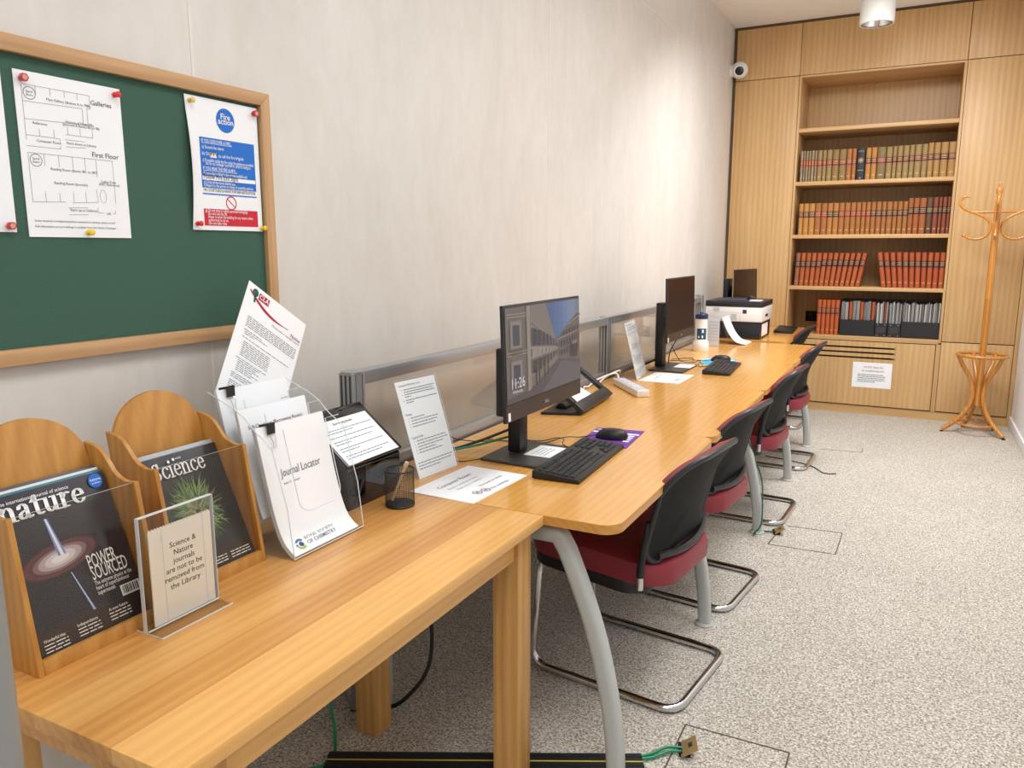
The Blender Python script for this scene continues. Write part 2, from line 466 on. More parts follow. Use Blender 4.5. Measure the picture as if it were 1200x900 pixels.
NIB_A, NIB_B = .115, .04
GL = {
 'n': (1.08, [[(.2,0),(.2,1)],[(0,.03),(.42,.03)],[(.0,.95),(.2,.95)],[(.25,.72),(.38,.92),(.55,.98),(.7,.92),(.78,.72),(.78,.03)],[(.58,.03),(1.0,.03)]]),
 'a': (.98, [[(.17,.72),(.22,.9),(.4,.98),(.55,.93),(.64,.78),(.64,.15),(.72,.04),(.82,.05),(.88,.12)],[(.62,.58),(.38,.5),(.2,.38),(.15,.2),(.26,.05),(.42,.05),(.56,.14),(.63,.28)]]),
 't': (.74, [[(.3,1.32),(.3,.2),(.38,.06),(.5,.04),(.62,.12)],[(.04,.96),(.6,.96)],[(.06,.98),(.22,1.12),(.28,1.3)]]),
 'u': (1.1, [[(.0,.95),(.2,.95)],[(.2,.97),(.2,.3),(.27,.1),(.42,.03),(.58,.1),(.72,.3)],[(.76,.97),(.76,.03)],[(.56,.95),(.76,.95)],[(.76,.03),(.98,.03)]]),
 'r': (.8, [[(.2,0),(.2,1)],[(0,.03),(.45,.03)],[(0,.95),(.2,.95)],[(.24,.66),(.36,.88),(.52,.97),(.66,.9)]]),
 'e': (.95, [[(.14,.55),(.78,.55)],[(.78,.55),(.74,.8),(.62,.94),(.46,.98),(.28,.9),(.16,.68),(.14,.45),(.2,.22),(.35,.06),(.52,.03),(.68,.1),(.8,.26)]]),
 'S': (1.0, [[(.76,1.0),(.74,1.4)],[(.74,1.12),(.66,1.3),(.46,1.39),(.26,1.32),(.17,1.1),(.26,.9),(.5,.74),(.72,.56),(.78,.32),(.66,.1),(.44,.01),(.24,.08),(.13,.36)],[(.12,.4),(.12,0)]]),
 'c': (.92, [[(.76,.74),(.66,.93),(.48,.98),(.28,.9),(.15,.66),(.14,.4),(.24,.14),(.46,.02),(.66,.09),(.8,.28)]]),
 'i': (.5, [[(.22,0),(.22,.97)],[(.02,.03),(.44,.03)],[(.02,.95),(.22,.95)],[(.2,1.34),(.24,1.34)]]),
}
def nib_word(face, mb, word, x, y, size, mat, sx=1, lift=2, a=NIB_A, b=NIB_B):
    """thick-and-thin roman lettering drawn with a broad nib"""
    cx = 0; mi = mb.mi(mat)
    def hull(pts):
        pts = sorted(set(pts)); 
        def half(it):
            h = []
            for p in it:
                while len(h) > 1 and (h[-1][0]-h[-2][0])*(p[1]-h[-2][1])-(h[-1][1]-h[-2][1])*(p[0]-h[-2][0]) <= 0: h.pop()
                h.append(p)
            return h
        l = half(pts); u = half(pts[::-1]); return l[:-1]+u[:-1]
    nib = [(a*math.cos(2*PI*i/12), b*math.sin(2*PI*i/12)) for i in range(12)]
    for ch in word:
        adv, strokes = GL[ch]
        for st in strokes:
            for p, q in zip(st, st[1:]):
                nb = nib if not (ch == 'i' and p[1] > 1.2) else [(m*1.15, n*3.2) for m, n in nib]
                h = hull([(round(p[0]+m, 5), round(p[1]+n, 5)) for m, n in nb]+[(round(q[0]+m, 5), round(q[1]+n, 5)) for m, n in nb])
                mb.bm.faces.new([mb.bm.verts.new(face.P(x+(cx+m)*size*sx/face.w, y+n*size/face.h, lift)) for m, n in h]).material_index = mi
        cx += adv

def rr_outline(w, h, r, n=6):
    """rounded rectangle (centred), r = radii (tl,tr,br,bl) or one radius"""
    if not isinstance(r, (tuple, list)): r = (r,)*4
    tl, tr, br, bl = r; P = []
    for cx, cy, rad, a0 in ((w/2-tr, h/2-tr, tr, 0), (-w/2+tl, h/2-tl, tl, 90), (-w/2+bl, -h/2+bl, bl, 180), (w/2-br, -h/2+br, br, 270)):
        for i in range(n+1):
            a = math.radians(a0+90*i/n); P.append((cx+rad*math.cos(a), cy+rad*math.sin(a)))
    return P
def catmull(pts, n=6):
    pts = [V(p) for p in pts]; out = []
    for i in range(len(pts)-1):
        p0 = pts[max(i-1, 0)]; p1 = pts[i]; p2 = pts[i+1]; p3 = pts[min(i+2, len(pts)-1)]
        for j in range(n):
            t = j/n
            out.append(.5*((2*p1)+(p2-p0)*t+(2*p0-5*p1+4*p2-p3)*t*t+(3*p1-p0-3*p2+p3)*t**3))
    out.append(pts[-1]); return out
def fillet(pts, rad, n=5):
    """polyline with rounded corners"""
    pts = [V(p) for p in pts]; out = [pts[0]]
    for a, b, c in zip(pts, pts[1:], pts[2:]):
        d1 = (a-b); d2 = (c-b); r = min(rad, d1.length*.49, d2.length*.49)
        p = b+d1.normalized()*r; q = b+d2.normalized()*r
        for i in range(n+1):
            t = i/n; out.append(p*(1-t)**2+b*2*t*(1-t)+q*t*t)
    out.append(pts[-1]); return out

ORD = ['first','second','third','fourth','fifth','sixth','seventh','eighth','ninth','tenth','eleventh','twelfth','thirteenth','fourteenth','fifteenth','sixteenth','seventeenth','eighteenth','nineteenth','twentieth']
def ordinal(i):
    if i < 20: return ORD[i]
    if i == 29: return 'thirtieth'
    t = 'twenty' if i < 30 else 'thirty'
    return t+'-'+ORD[i % 10]

# ------------------------------------------------------------------ the room
CEIL = 3.11; YB = 6.8325; RX = 2.2; ZT = .69
b = MB(); b.box((-.1, -3.2, -.1), (RX+.1, 7.5, 0)); struct('floor', b, M['carpet'])
def fl(name, pts):
    b = MB()
    for (x0, y0), (x1, y1) in zip(pts, pts[1:]):
        d = V((x1-x0, y1-y0, 0)).normalized(); n = V((-d.y, d.x, 0))*.0022
        b.prism([V((x0, y0, -.002))-n, V((x1, y1, -.002))-n, V((x1, y1, -.002))+n, V((x0, y0, -.002))+n], (0, 0, .0032))
    return struct(name, b, M['fseam'])
fl('trim_1', [(1.005, 2.006), (1.285, 2.010), (1.285, 1.2)]); fl('trim_2', [(1.005, 2.006), (1.01, 1.2)])
fl('trim_3', [(1.0, 3.83), (.978, 3.53), (1.264, 3.543), (1.268, 3.839), (1.02, 3.82)])
fl('trim_4', [(1.0, 5.47), (1.25, 5.5), (1.252, 5.62)])
b = MB(); b.box((-.12, -3.2, 0), (0, 7.5, CEIL)); struct('wall_left', b, M['plaster'])
b = MB()
for y in (1.306, 3.22, 5.134): b.box((-.002, y-.0035, 0), (.0012, y+.0035, CEIL))
b.box((-.002, -3, 2.693), (.0012, 6.83, 2.700)); struct('trim_5', b, M['seam'])
b = MB(); b.box((RX, -3.2, 0), (RX+.1, 7.5, CEIL)); struct('wall_right', b, M['rwall'])
b = MB(); b.box((RX-.012, -3.2, 0), (RX, YB-.002, .08), .002); struct('baseboard_right', b, M['rwall'])
b = MB(); b.box((0, 7.36, 0), (RX, 7.5, CEIL)); struct('wall_back', b, M['dark'])
b = MB(); b.box((-.12, -3.2, CEIL), (RX+.1, 7.5, CEIL+.1)); struct('ceiling', b, M['ceil'])

# ------------------------------------------------------------------ fitted oak wall
def cupboard(label, x0, x1, z0, z1, extra=None):
    t = thing('wall_cupboard', label, 'cupboard', ((x0+x1)/2, YB+.2, z0), 'oak cupboards of the back wall')
    b = MB(); b.box((x0, YB, z0), (x1, YB+.02, z1), .0015); part('door', b, M['oakV'], t)
    b = MB()
    for q in ((x0+.004, x0+.02), (x1-.02, x1-.004)): b.box((q[0], YB+.041, z0+.002), (q[1], YB+.5, z1-.002))
    for q in ((z0+.004, z0+.02), (z1-.02, z1-.004)): b.box((x0+.021, YB+.041, q[0]), (x1-.021, YB+.5, q[1]))
    part('carcass', b, M['oakV'], t)
    return t
cupboard('square oak cupboard door above the security camera, under the ceiling', .026, .528, 2.694, 3.088)
cupboard('tall oak cupboard left of the bookcase, behind the far monitor', .026, .525, .075, 2.689)
cupboard('wide oak cupboard directly above the bookcase, under the white ceiling lamp', .532, 1.688, 2.694, 3.088)
cupboard('oak cupboard top right, above the tall door behind the coat stand', 1.692, 2.168, 2.694, 3.088)
cupboard('tall oak cupboard door behind the coat stand, right of the bookcase', 1.693, 2.168, .625, 2.689)
cupboard('low oak cupboard behind the legs of the coat stand', 1.693, 2.168, .075, .618)
t = thing('vent_cupboard', 'low oak cupboard with three black vent slots and a paper notice', 'cupboard', (1.1, YB+.2, .075), 'oak cupboards of the back wall')
slots = [(.553, .538), (.512, .497), (.471, .456)]
b = MB(); x0, x1 = .533, 1.655
zs = [.075, .456, .471, .497, .512, .538, .553, .594]
for i, (za, zb) in enumerate(zip(zs[::2], zs[1::2])): b.box((x0, YB, za), (x1, YB+.02, zb))
b.box((1.37, YB, .45), (x1, YB+.0199, .56)); b.box((x0, YB, .45), (.62, YB+.0199, .56)); part('door', b, M['oakV'], t)
b = MB(); b.box((.6, YB+.014, .45), (1.38, YB+.03, .56)); part('grille', b, M['dark'], t, 'black backing of the vent slots')
b = MB()
for a, c in slots: b.lathe([(0, -.001), (.0075, -.001), (.0075, .012), (0, .012)], (1.372, YB, (a+c)/2), 14, axis='Y')
part('slot_end', b, plain('vent_end', (120, 96, 62), .4), t)
b = MB(); b.box((x0, YB+.04, .08), (x0+.016, YB+.5, .59)); b.box((x1-.016, YB+.04, .08), (x1, YB+.5, .59)); part('carcass', b, M['oakV'], t)
# plinth, filler strips
b = MB()
for x0, x1, z0, z1 in ((.004, .526, .0, 3.1), (1.692, 2.198, 0, 3.1), (.527, 1.691, 2.691, 3.1)): b.box((x0, YB+.0205, z0), (x1, YB+.038, z1))
struct('trim_11', b, plain('shadow_gap', (96, 70, 42), .7))
b = MB(); b.box((.0, YB+.012, 0), (RX-.001, YB+.03, .066)); struct('trim_6', b, M['oakH'])
b = MB(); b.box((2.172, YB, .0), (RX-.002, YB+.02, 3.085), .001); struct('trim_7', b, M['oakV'])
b = MB(); b.box((.004, YB+.01, 0), (.022, YB+.03, CEIL-.002)); struct('trim_8', b, plain('shadow_gap', (96, 70, 42), .7))
b = MB(); b.box((.0, YB+.006, 3.09), (RX, YB+.03, CEIL)); struct('trim_9', b, plain('shadow_gap', (96, 70, 42), .7))
b = MB(); b.box((1.66, YB+.004, .066), (1.690, YB+.03, .60)); struct('trim_10', b, M['oakV'])

# bookcase recess
t = thing('bookcase', 'built-in oak bookcase of five bays holding bound volumes', 'bookcase', (1.11, YB+.25, .60))
b = MB(); b.box((.528, YB, .61), (.545, YB+.5, 2.69), .001); part('side', b, M['oakV'], t)
b = MB(); b.box((1.672, YB, .61), (1.690, YB+.5, 2.69), .001); part('side', b, M['oakV'], t)
b = MB(); b.box((.545, YB+.5, .61), (1.672, YB+.515, 2.69)); part('back_panel', b, M['oakV'], t)
b = MB(); b.box((.545, YB, 2.675), (1.672, YB+.5, 2.69)); part('top_board', b, M['oakH'], t)
b = MB(); b.box((.545, YB-.001, .60), (1.672, YB+.5, .635), .002); part('bottom_board', b, M['oakH'], t)
SH = [2.285, 1.868, 1.446, 1.031]
for z in SH:
    b = MB(); b.box((.545, YB+.002, z-.03), (1.672, YB+.5, z), .002); part('shelf', b, M['oakH'], t)
t = thing('wall_socket', 'dark double socket plate low in the bookcase, left of the orange volumes', 'socket', (.70, YB+.49, .744))
b = MB(); b.box((.63, YB+.488, .70), (.77, YB+.4999, .79), .003); part('plate', b, M['dark'], t)
for sx in (.67, .73):
    b = MB(); b.box((sx-.012, YB+.484, .75), (sx+.012, YB+.489, .772), .002); part('switch', b, M['blk2'], t)

# ------------------------------------------------------------------ books
def leather(name, rgb): return plain(name, rgb, .55, noise=.16, nscale=30)
def book(x, z, w, h, rgb, band, lab, group, lean=0.0, y0=.028, d=.17, rgb_key=None):
    """spine faces -Y; lean = shift of the top along X"""
    t = thing('bound_volume', lab, 'book', (x, YB+y0+d/2, z), group)
    th = math.atan2(lean, h) if lean else 0
    R = Matrix.Rotation(th, 4, 'Y') if th else Matrix()
    base = V((x, YB+y0, z))
    def tf(m):
        zoff = abs(math.sin(th))*w/2
        bmesh.ops.transform(m.bm, matrix=Matrix.Translation(base+V((0, 0, zoff))) @ R @ Matrix.Translation(-base), verts=m.bm.verts); return m
    b = MB(); n = 6; hw = w/2-.0006
    arc = [(x+hw*math.cos(PI+PI*i/n), YB+y0+.012-.012*math.sin(PI*i/n)) for i in range(n+1)]
    out = [(p, q, z) for p, q in arc] + [(x+hw, YB+y0+d, z), (x-hw, YB+y0+d, z)]
    b.prism(out, (0, 0, h)); part('cover', tf(b), leather('book_%d_%d_%d' % rgb, rgb), t)
    if band:
        bc, f0, f1 = band
        b = MB(); e = .0008
        arc2 = [(x+(hw+.0002)*math.cos(PI+PI*i/n), YB+y0+.012-(.012+e)*math.sin(PI*i/n)) for i in range(n+1)]
        for (p, q), (p2, q2) in zip(arc2, arc2[1:]): b.poly([(p, q, z+h*f0), (p2, q2, z+h*f0), (p2, q2, z+h*f1), (p, q, z+h*f1)])
        part('title_label', tf(b), leather('band_%d_%d_%d' % bc, bc), t)
        b = MB()
        for k in (.28, .52, .74):
            zz = z+h*(f0+(f1-f0)*k)
            for (p, q), (p2, q2) in list(zip(arc2, arc2[1:]))[1:-1]: b.poly([(p, q-.0006, zz), (p2, q2-.0006, zz), (p2, q2-.0006, zz+.004), (p, q-.0006, zz+.004)])
        part('gilt_lettering', tf(b), plain('gilt', (206, 176, 120), .4, metal=.2), t); b = MB()
        zz = z+h*.13
        for (p, q), (p2, q2) in list(zip(arc2, arc2[1:]))[2:-2]: b.poly([(p, q-.0006, zz), (p2, q2-.0006, zz), (p2, q2-.0006, zz+.006), (p, q-.0006, zz+.006)])
        part('gilt_mark', tf(b), plain('gilt', (206, 176, 120), .4, metal=.2), t)
    return t
# second shelf
g = 'bound volumes on the second shelf'
px = [133,152,168,185,202,222,240,272,298,333,375,420,453,480,535,568,602,655,692,718,752,788,818,858,892,925,962,1005,1050]
xs = [.568+(p-133)*(1.676-.568)/(1050-133) for p in px]
for i in range(28):
    x0, x1 = xs[i], xs[i+1]; h = .243 if i < 17 else .243+.006*min(1, (i-17)/6)+ (.006 if i > 23 else 0)
    if i < 6: c, bd, nm = [(158,140,112),(146,128,100)][i % 2], ((176,70,54), .50, .70), 'dusty tan'
    elif i < 9: c, bd, nm = (150,124,78), ((140,34,48), .50, .68), 'tan'
    elif i < 11: c, bd, nm = (142,112,66), ((120,26,44), .50, .68), 'olive tan'
    elif i < 13: c, bd, nm = (168,106,56), ((136,50,56), .50, .68), 'rust brown'
    elif i == 13: c, bd, nm = (34,38,44), None, 'black'
    elif i < 16: c, bd, nm = (182,126,64), ((92,34,44), .50, .68), 'golden tan'
    elif i == 16: c, bd, nm = (126,106,66), ((130,20,46), .50, .68), 'olive'
    elif i < 24: c, bd, nm = (152,126,78), ((104,22,44), .50, .68), 'tan'
    else: c, bd, nm = (168,128,74), ((88,26,40), .50, .68), 'honey tan'
    dsc = 'thick black volume with gold star' if i == 13 else nm+' volume with '+('red' if i < 9 else 'dark red')+' band'
    lab = dsc+', '+ordinal(i)+' from left on second shelf down'
    o = book((x0+x1)/2, 1.868, x1-x0-.0015, h, c, bd, lab, g)
    if i == 13:
        b = MB(); f = Face((x0+.006, YB+.028-.0005, 1.868), (1, 0, 0), (0, 0, 1), x1-x0-.012, .243)
        for k in range(4): f.line(b, .5-.4*math.cos(k*PI/4), .62-.09*math.sin(k*PI/4), .5+.4*math.cos(k*PI/4), .62+.09*math.sin(k*PI/4), .004)
        f.rect(b, .1, .30, .9, .312); f.rect(b, .1, .90, .9, .91); f.rect(b, .4, .05, .6, .08); part('gilt_star', b, plain('gilt', (206,176,120), .4, metal=.2), o, 'gold star and rules')
# third shelf
g = 'bound volumes on the third shelf'
xs = [.58,.616,.659,.705,.752,.799,.841,.885,.928,.971,1.013,1.05,1.084,1.12,1.157,1.197,1.232,1.275,1.308,1.346,1.382,1.419,1.46,1.508,1.551,1.588,1.614,1.646,1.671]
for i in range(28):
    x0, x1 = xs[i], xs[i+1]
    if i < 3: c, bd, nm = (186,132,66), ((96,34,48), .55, .74), 'ochre'
    elif i < 5: c, bd, nm = (162,104,54), ((152,44,50), .55, .74), 'brown'
    elif i < 7: c, bd, nm = (178,118,56), ((66,42,48), .55, .74), 'amber'
    elif i < 13: c, bd, nm = (164,106,52), ((148,34,46), .55, .74), 'golden brown'
    elif i < 20: c, bd, nm = (160,104,52), ((78,32,46), .55, .74), 'light brown'
    elif i < 23: c, bd, nm = (156,90,46), ((64,26,40), .55, .74), 'chestnut'
    elif i == 23: c, bd, nm = (96,66,48), ((48,24,32), .55, .74), 'dark brown'
    else: c, bd, nm = (132,68,48), ((60,22,36), .55, .74), 'red-brown'
    h = .25 if i < 20 else (.272 if i < 23 else .274)
    book((x0+x1)/2, 1.446, x1-x0-.0015, h, c, bd, nm+' leather volume, '+ordinal(i)+' from left on third shelf down', g)
# fourth shelf: two leaning runs of orange volumes
g = 'orange volumes on the fourth shelf'
n = 13; w = (1.079-.572)/n
for i in range(n):
    x = .572+w*(i+.5); lean = .008+.034*(i/(n-1))**1.2
    c = (150,92,70) if i == 0 else ((176,92,48) if i % 2 else (168,85,45))
    book(x, 1.031, w-.0035 - (.0 if i < 7 else .001), .268, c, ((76,26,44), .56 if i < 5 else .60, .76 if i < 5 else .80), ('faded' if i == 0 else 'bright')+' orange volume, '+ordinal(i)+' from left in left run of fourth shelf', g, lean)
n = 11; w = (1.670-1.233)/n
for i in range(n):
    x = 1.233+w*(i+.5); lean = -.045*(1-i/(n-1))**1.4
    book(x, 1.031, w-.003, .274, (170,78,44) if i % 2 else (174,84,46), ((70,24,42), .58, .76), 'deep orange volume, '+ordinal(i)+' from left in right run of fourth shelf', g, lean)
# bottom shelf
g = 'orange volumes on the bottom shelf'
n = 5; w = (.943-.771)/n
for i in range(n):
    book(.771+w*(i+.5), .635, w-.002, .284, (182,90,44), ((112,28,40), .60, .78), 'upright orange volume on bottom shelf, '+ordinal(i)+' from left beside the socket', g)
def file_box(x0, x1, label, contents, slots=1, narrow=False):
    t = thing('magazine_file', label, 'file box', ((x0+x1)/2, YB+.13, .635), 'black magazine files on the bottom shelf')
    b = MB(); y0, y1, zf, zb = YB+.028, YB+.26, .765 if not narrow else .745, .925; e = .003
    b.box((x0, y0, .635), (x1, y0+e, zf)); b.box((x0, y1-e, .635), (x1, y1, zb)); b.box((x0, y0+e, .635), (x1, y1-e, .635+e))
    m = slots
    for k in range(m+1):
        xx = x0+(x1-x0)*k/m; xx = min(max(xx, x0+e/2), x1-e/2)
        b.prism([(xx-e/2, y0+e, .638), (xx-e/2, y1-e, .638), (xx-e/2, y1-e, zb), (xx-e/2, y0+.1, zb), (xx-e/2, y0+e, zf)], (e, 0, 0))
    part('box', b, M['blk2'], t)
    if narrow:
        f = Face((x0, y0, .635), (1, 0, 0), (0, 0, 1), x1-x0, zf-.635, .001); b = MB()
        f.rect(b, .16, .3, .84, .72); part('label_holder', b, M['char'], t)
        for q in ((.2, .12), (.8, .12), (.2, .88), (.8, .88)):
            b = MB(); b.lathe([(0, -.003), (.004, -.002), (.004, 0)], f.P(*q, 0), 10, axis='Y'); part('rivet', b, M['chrome'], t)
    return t
def journals(x0, x1, key, what, n, tones, group, top=.915):
    w = (x1-x0)/n
    for i in range(n):
        c = tones[i % len(tones)]; h = top-.638-rnd.uniform(0, .02)
        lean = rnd.uniform(-.004, .006)
        if c == 'O':
            book(x0+w*(i+.5), .639, w-.001, .27, (176,84,44), ((112,28,40), .30, .48), 'orange volume among grey journals, '+ordinal(i)+' from left in '+what, group, y0=.045, d=.16)
        else:
            o = MB(); xx = x0+w*(i+.5)
            o.prism([(xx-w*.42, YB+.045, .6385), (xx+w*.42, YB+.045, .6385), (xx+w*.42+lean, YB+.045, .6385+h), (xx-w*.42+lean, YB+.045, .6385+h)], (0, .15, 0))
            single('journal', o, plain('journal_%d' % c, (c, c-4, c-8), .6), 'thin %s journal, %s from left in %s' % ('pale' if c > 150 else 'grey', ordinal(i), what), 'journal', (xx, YB+.12, .6385), group)
file_box(.953, 1.210, 'wide black file box, leftmost of four, with three orange volumes inside', None, 3)
g = 'journals in the black files'
journals(.958, 1.206, 'a', 'the leftmost wide black file', 9, [120, 150, 'O', 128, 140, 'O', 112, 126, 'O'], g)
file_box(1.216, 1.303, 'narrow black file box with riveted label holder, second from left, one orange volume', None, 1, True)
journals(1.221, 1.299, 'b', 'the second black file', 6, [180, 120, 190, 130, 'O', 140], g)
file_box(1.309, 1.399, 'narrow black file box with riveted label holder, third from left, grey journals', None, 1, True)
journals(1.314, 1.395, 'c', 'the third black file', 7, [150, 110, 180, 96, 160, 120, 140], g)
file_box(1.405, 1.670, 'wide black file box, rightmost of four, filled with thin pale journals', None, 2)
journals(1.410, 1.534, 'd', 'the left half of the rightmost file', 10, [130, 170, 110, 190, 120, 150, 100, 180], g)
journals(1.541, 1.665, 'e', 'the right half of the rightmost file', 10, [110, 180, 140, 120, 200, 100, 160, 130], g)
#@@PART2@@
# ------------------------------------------------------------------ notice board
NBY0, NBY1, NBZ0, NBZ1 = .30, 1.517, 1.119, 1.711
t = thing('notice_board', 'green felt notice board in an oak frame on the plaster wall', 'notice board', (0, .9, NBZ0))
b = MB(); b.box((.0008, NBY0+.02, NBZ0+.02), (.008, NBY1-.02, NBZ1-.02)); part('felt_panel', b, M['felt'], t)
fw = .03; fd = .021
def fr(pts, mat):
    b = MB(); b.prism([(.0006, y, z) for y, z in pts], (fd, 0, 0), bev=.0015); part('frame_rail', b, mat, t)
fr([(NBY0, NBZ1), (NBY1, NBZ1), (NBY1-fw, NBZ1-fw), (NBY0+fw, NBZ1-fw)], M['frame'])
fr([(NBY0, NBZ0), (NBY1, NBZ0), (NBY1-fw, NBZ0+fw), (NBY0+fw, NBZ0+fw)], M['frame'])
fr([(NBY1, NBZ0), (NBY1, NBZ1), (NBY1-fw, NBZ1-fw), (NBY1-fw, NBZ0+fw)], M['frameZ'])
fr([(NBY0, NBZ0), (NBY0, NBZ1), (NBY0+fw, NBZ1-fw), (NBY0+fw, NBZ0+fw)], M['frameZ'])

U, W = V((0, 1, 0)), V((0, 0, 1))
def card(name, label, cat, o, u, v, w, h, mat, thick=.0012, group=None, bend=None):
    """a sheet of paper: lower-left o, width along u, height along v; bend(x,y)->lift along the normal"""
    u = V(u).normalized(); v = V(v).normalized(); n = u.cross(v); o = V(o)
    b = MB()
    if bend:
        nn = 10
        P = lambda x, y, e: o+u*(x*w)+v*(y*h)+n*(bend(x, y)+e)
        b.grid(lambda x, y: P(x, y, 0), nn, nn); b.grid(lambda x, y: P(x, y, -thick), nn, nn)
        for s_ in (lambda k: (k, 0), lambda k: (k, 1), lambda k: (0, k), lambda k: (1, k)):
            b.grid(lambda k, d: P(*s_(k), -thick*d), nn, 1)
        bmesh.ops.remove_doubles(b.bm, verts=b.bm.verts, dist=1e-5)
        f = Face(o, u, v, w, h, .0006, fn=lambda x, y, e: P(x, y, e))
    else:
        b.prism([o-n*thick, o+u*w-n*thick, o+u*w+v*h-n*thick, o+v*h-n*thick], n*thick)
        f = Face(o, u, v, w, h)
    t = single(name, b, mat, label, cat, o+u*w/2, group)
    return t, f
def ink(name, b, mat, t, label=None): part(name, b, mat, t, label, smooth=False, recalc=False)

# floor plan
t, f = card('floor_plan_sheet', 'laminated floor plan of galleries and first floor pinned to the green board', 'notice', (.0105, .893, 1.355), U, W, .214, .299, M['lam'])
b = MB(); L_ = lambda x0, y0, x1, y1: f.line(b, x0, y0, x1, y1, .00055)
for a in [(.06,.92,.68,.92),(.06,.92,.06,.59),(.06,.82,.60,.83),(.06,.715,.64,.73),(.06,.62,.36,.62),(.36,.62,.36,.6),(.06,.555,.36,.557),(.36,.557,.36,.575),
          (.68,.92,.68,.835),(.68,.835,.645,.835),(.60,.83,.60,.735),(.645,.835,.645,.74),(.645,.74,.68,.74),(.68,.74,.68,.652),(.42,.652,.68,.652),(.18,.92,.18,.872),(.31,.92,.31,.875),(.44,.92,.44,.88),(.56,.92,.56,.88),
          (.18,.62,.18,.665),(.31,.62,.31,.67),(.44,.652,.44,.7),(.56,.652,.56,.7),(.41,.62,.60,.62),(.41,.575,.60,.58),
          (.06,.515,.86,.515),(.06,.515,.06,.215),(.06,.215,.36,.225),(.42,.222,.68,.235),(.2,.515,.2,.44),(.33,.515,.33,.44),(.46,.515,.46,.44),(.58,.515,.58,.44),(.69,.515,.69,.40),(.86,.515,.86,.23),
          (.18,.22,.18,.285),(.31,.222,.31,.285),(.44,.225,.44,.295),(.56,.23,.56,.3),(.68,.235,.67,.32),(.38,.19,.57,.195),(.38,.145,.57,.15),(.67,.2,.67,.165),(.67,.165,.73,.165),(.82,.165,.85,.165),(.85,.165,.85,.185)]: L_(*a)
for q in ((.125, .872), (.125, .472)): f.disc(b, *q, .0115, .0106)
pts = 20
for i in range(pts):
    a, c = 2*PI*i/pts, 2*PI*(i+1)/pts; L_(.735+.032*math.cos(a), .275+.043*math.sin(a), .735+.032*math.cos(c), .275+.043*math.sin(c))
f.text(b, 'Galleries', .69, .865, .0128, .01); f.text(b, 'First Floor', .66, .53, .0138, .01)
for s_, x, y in (('Main Gallery (Shelves A to 79B)', .27, .845), ('Reference', .13, .69), ('Computer Room', .15, .585), ('Stairs down to Library', .42, .593), ('Reading Room (Books 001 to 587)', .25, .42), ('Reading Room (Journals)', .27, .335), ('Coffee Point', .72, .365), ('(HSC Reference)', .70, .348), ('Stairs up to Galleries', .395, .17), ('History of Chemistry', .43, .725), ('(Journals & Books 83 to 98)', .40, .708), ('Lift', .76, .155)):
    f.text(b, s_, x, y, .0068)
for q in ((.125, .875), (.125, .475)): f.text(b, 'Spiral', q[0], q[1], .006, align='C'); f.text(b, 'Stairs', q[0], q[1]-.02, .006, align='C')
f.text(b, 'Some material on height should be requested in advance, please e-mail', .06, .095, .0058); f.text(b, 'Full information on our holdings is available from the Library Catalogue', .06, .06, .0058)
ink('printed_plan', b, plain('ink_plan', (72, 72, 78), .8), t)
# sheet at the left edge
t, f = card('notice_sheet', 'laminated white sheet cut off by the left picture edge, pinned on the green board', 'notice', (.0105, .658, 1.363), U, W, .213, .299, M['lam'])
b = MB(); f.text(b, 'Library', .82, .42, .012, align='C'); ink('printed_text', b, M['ink'], t)
# fire action
t, f = card('fire_action_notice', 'blue and red Fire action notice pinned at the right of the green board', 'notice', (.0105, 1.267, 1.376), U, W, .214, .297, M['paper'], bend=lambda x, y: .012*max(0, 1-x*7)**2*math.sin(PI*min(1, y*1.05))+.001)
bb = MB(); f.disc(bb, .53, .855, .0275)
f.rect(bb, .155, .325, .93, .705, n=4); f.rect(bb, .155, .274, .93, .284, n=4); ink('blue_panel', bb, M['blue'], t, 'blue circle and blue panel')
b = MB(); f.rect(b, .155, .035, .93, .165, n=4); f.disc(b, .545, .217, .0165, .0137); f.line(b, .49, .25, .60, .185, .0022); ink('red_panel', b, M['red'], t, 'red panel and prohibition ring')
b = MB()
f.text(b, 'Fire', .53, .862, .019, .03, 'C', mat=None, lift=2); f.text(b, 'action', .53, .825, .019, .03, 'C', lift=2); ink('circle_lettering', b, M['white'], t); b = MB()
lines = [('IF YOU DISCOVER A FIRE...', .668, .42, .016), ('a) Sound the alarm', .622, .30, .01), ('b) Dial', .572, .12, .01), ('to call the fire brigade', .565, .36, .01),
         ('c) If possible tackle the fire using the appliances provided', .523, .72, .01), ('but do not endanger yourself or others in doing so.', .500, .64, .01),
         ('IF YOU HEAR THE FIRE ALARM...', .462, .47, .016), ('d) Leave the building by the nearest available exit', .425, .62, .01), ('e) Close all the doors behind you.', .358, .44, .01), ('f) Report to the person in charge of assembly point at:', .333, .70, .01)]
for s_, y, fit, bo in lines:
    x = .40 if s_.startswith('to call') else (.22 if s_.startswith('but') else .18)
    f.text(b, s_, x, y, .0105, bo, fit=fit, lift=2)
f.rect(b, .18, .661, .60, .664, lift=2); f.rect(b, .18, .455, .65, .458, lift=2)
f.rect(b, .285, .558, .375, .597, lift=2); f.rect(b, .165, .385, .92, .415, lift=2)
ink('white_lettering', b, M['white'], t); b = MB()
for i, (s_, x, fit) in enumerate((('g) Do not stop to collect personal belongings', .175, .60), ('Do not use the lift', .21, .26), ('Never re-enter the building for any reason unless', .21, .64), ('authorised to do so.', .21, .28), ('Do not take risks', .21, .25))):
    f.text(b, s_, x, .142-.0245*i, .0098, .01, fit=fit, lift=2)
ink('red_panel_lettering', b, M['white'], t)
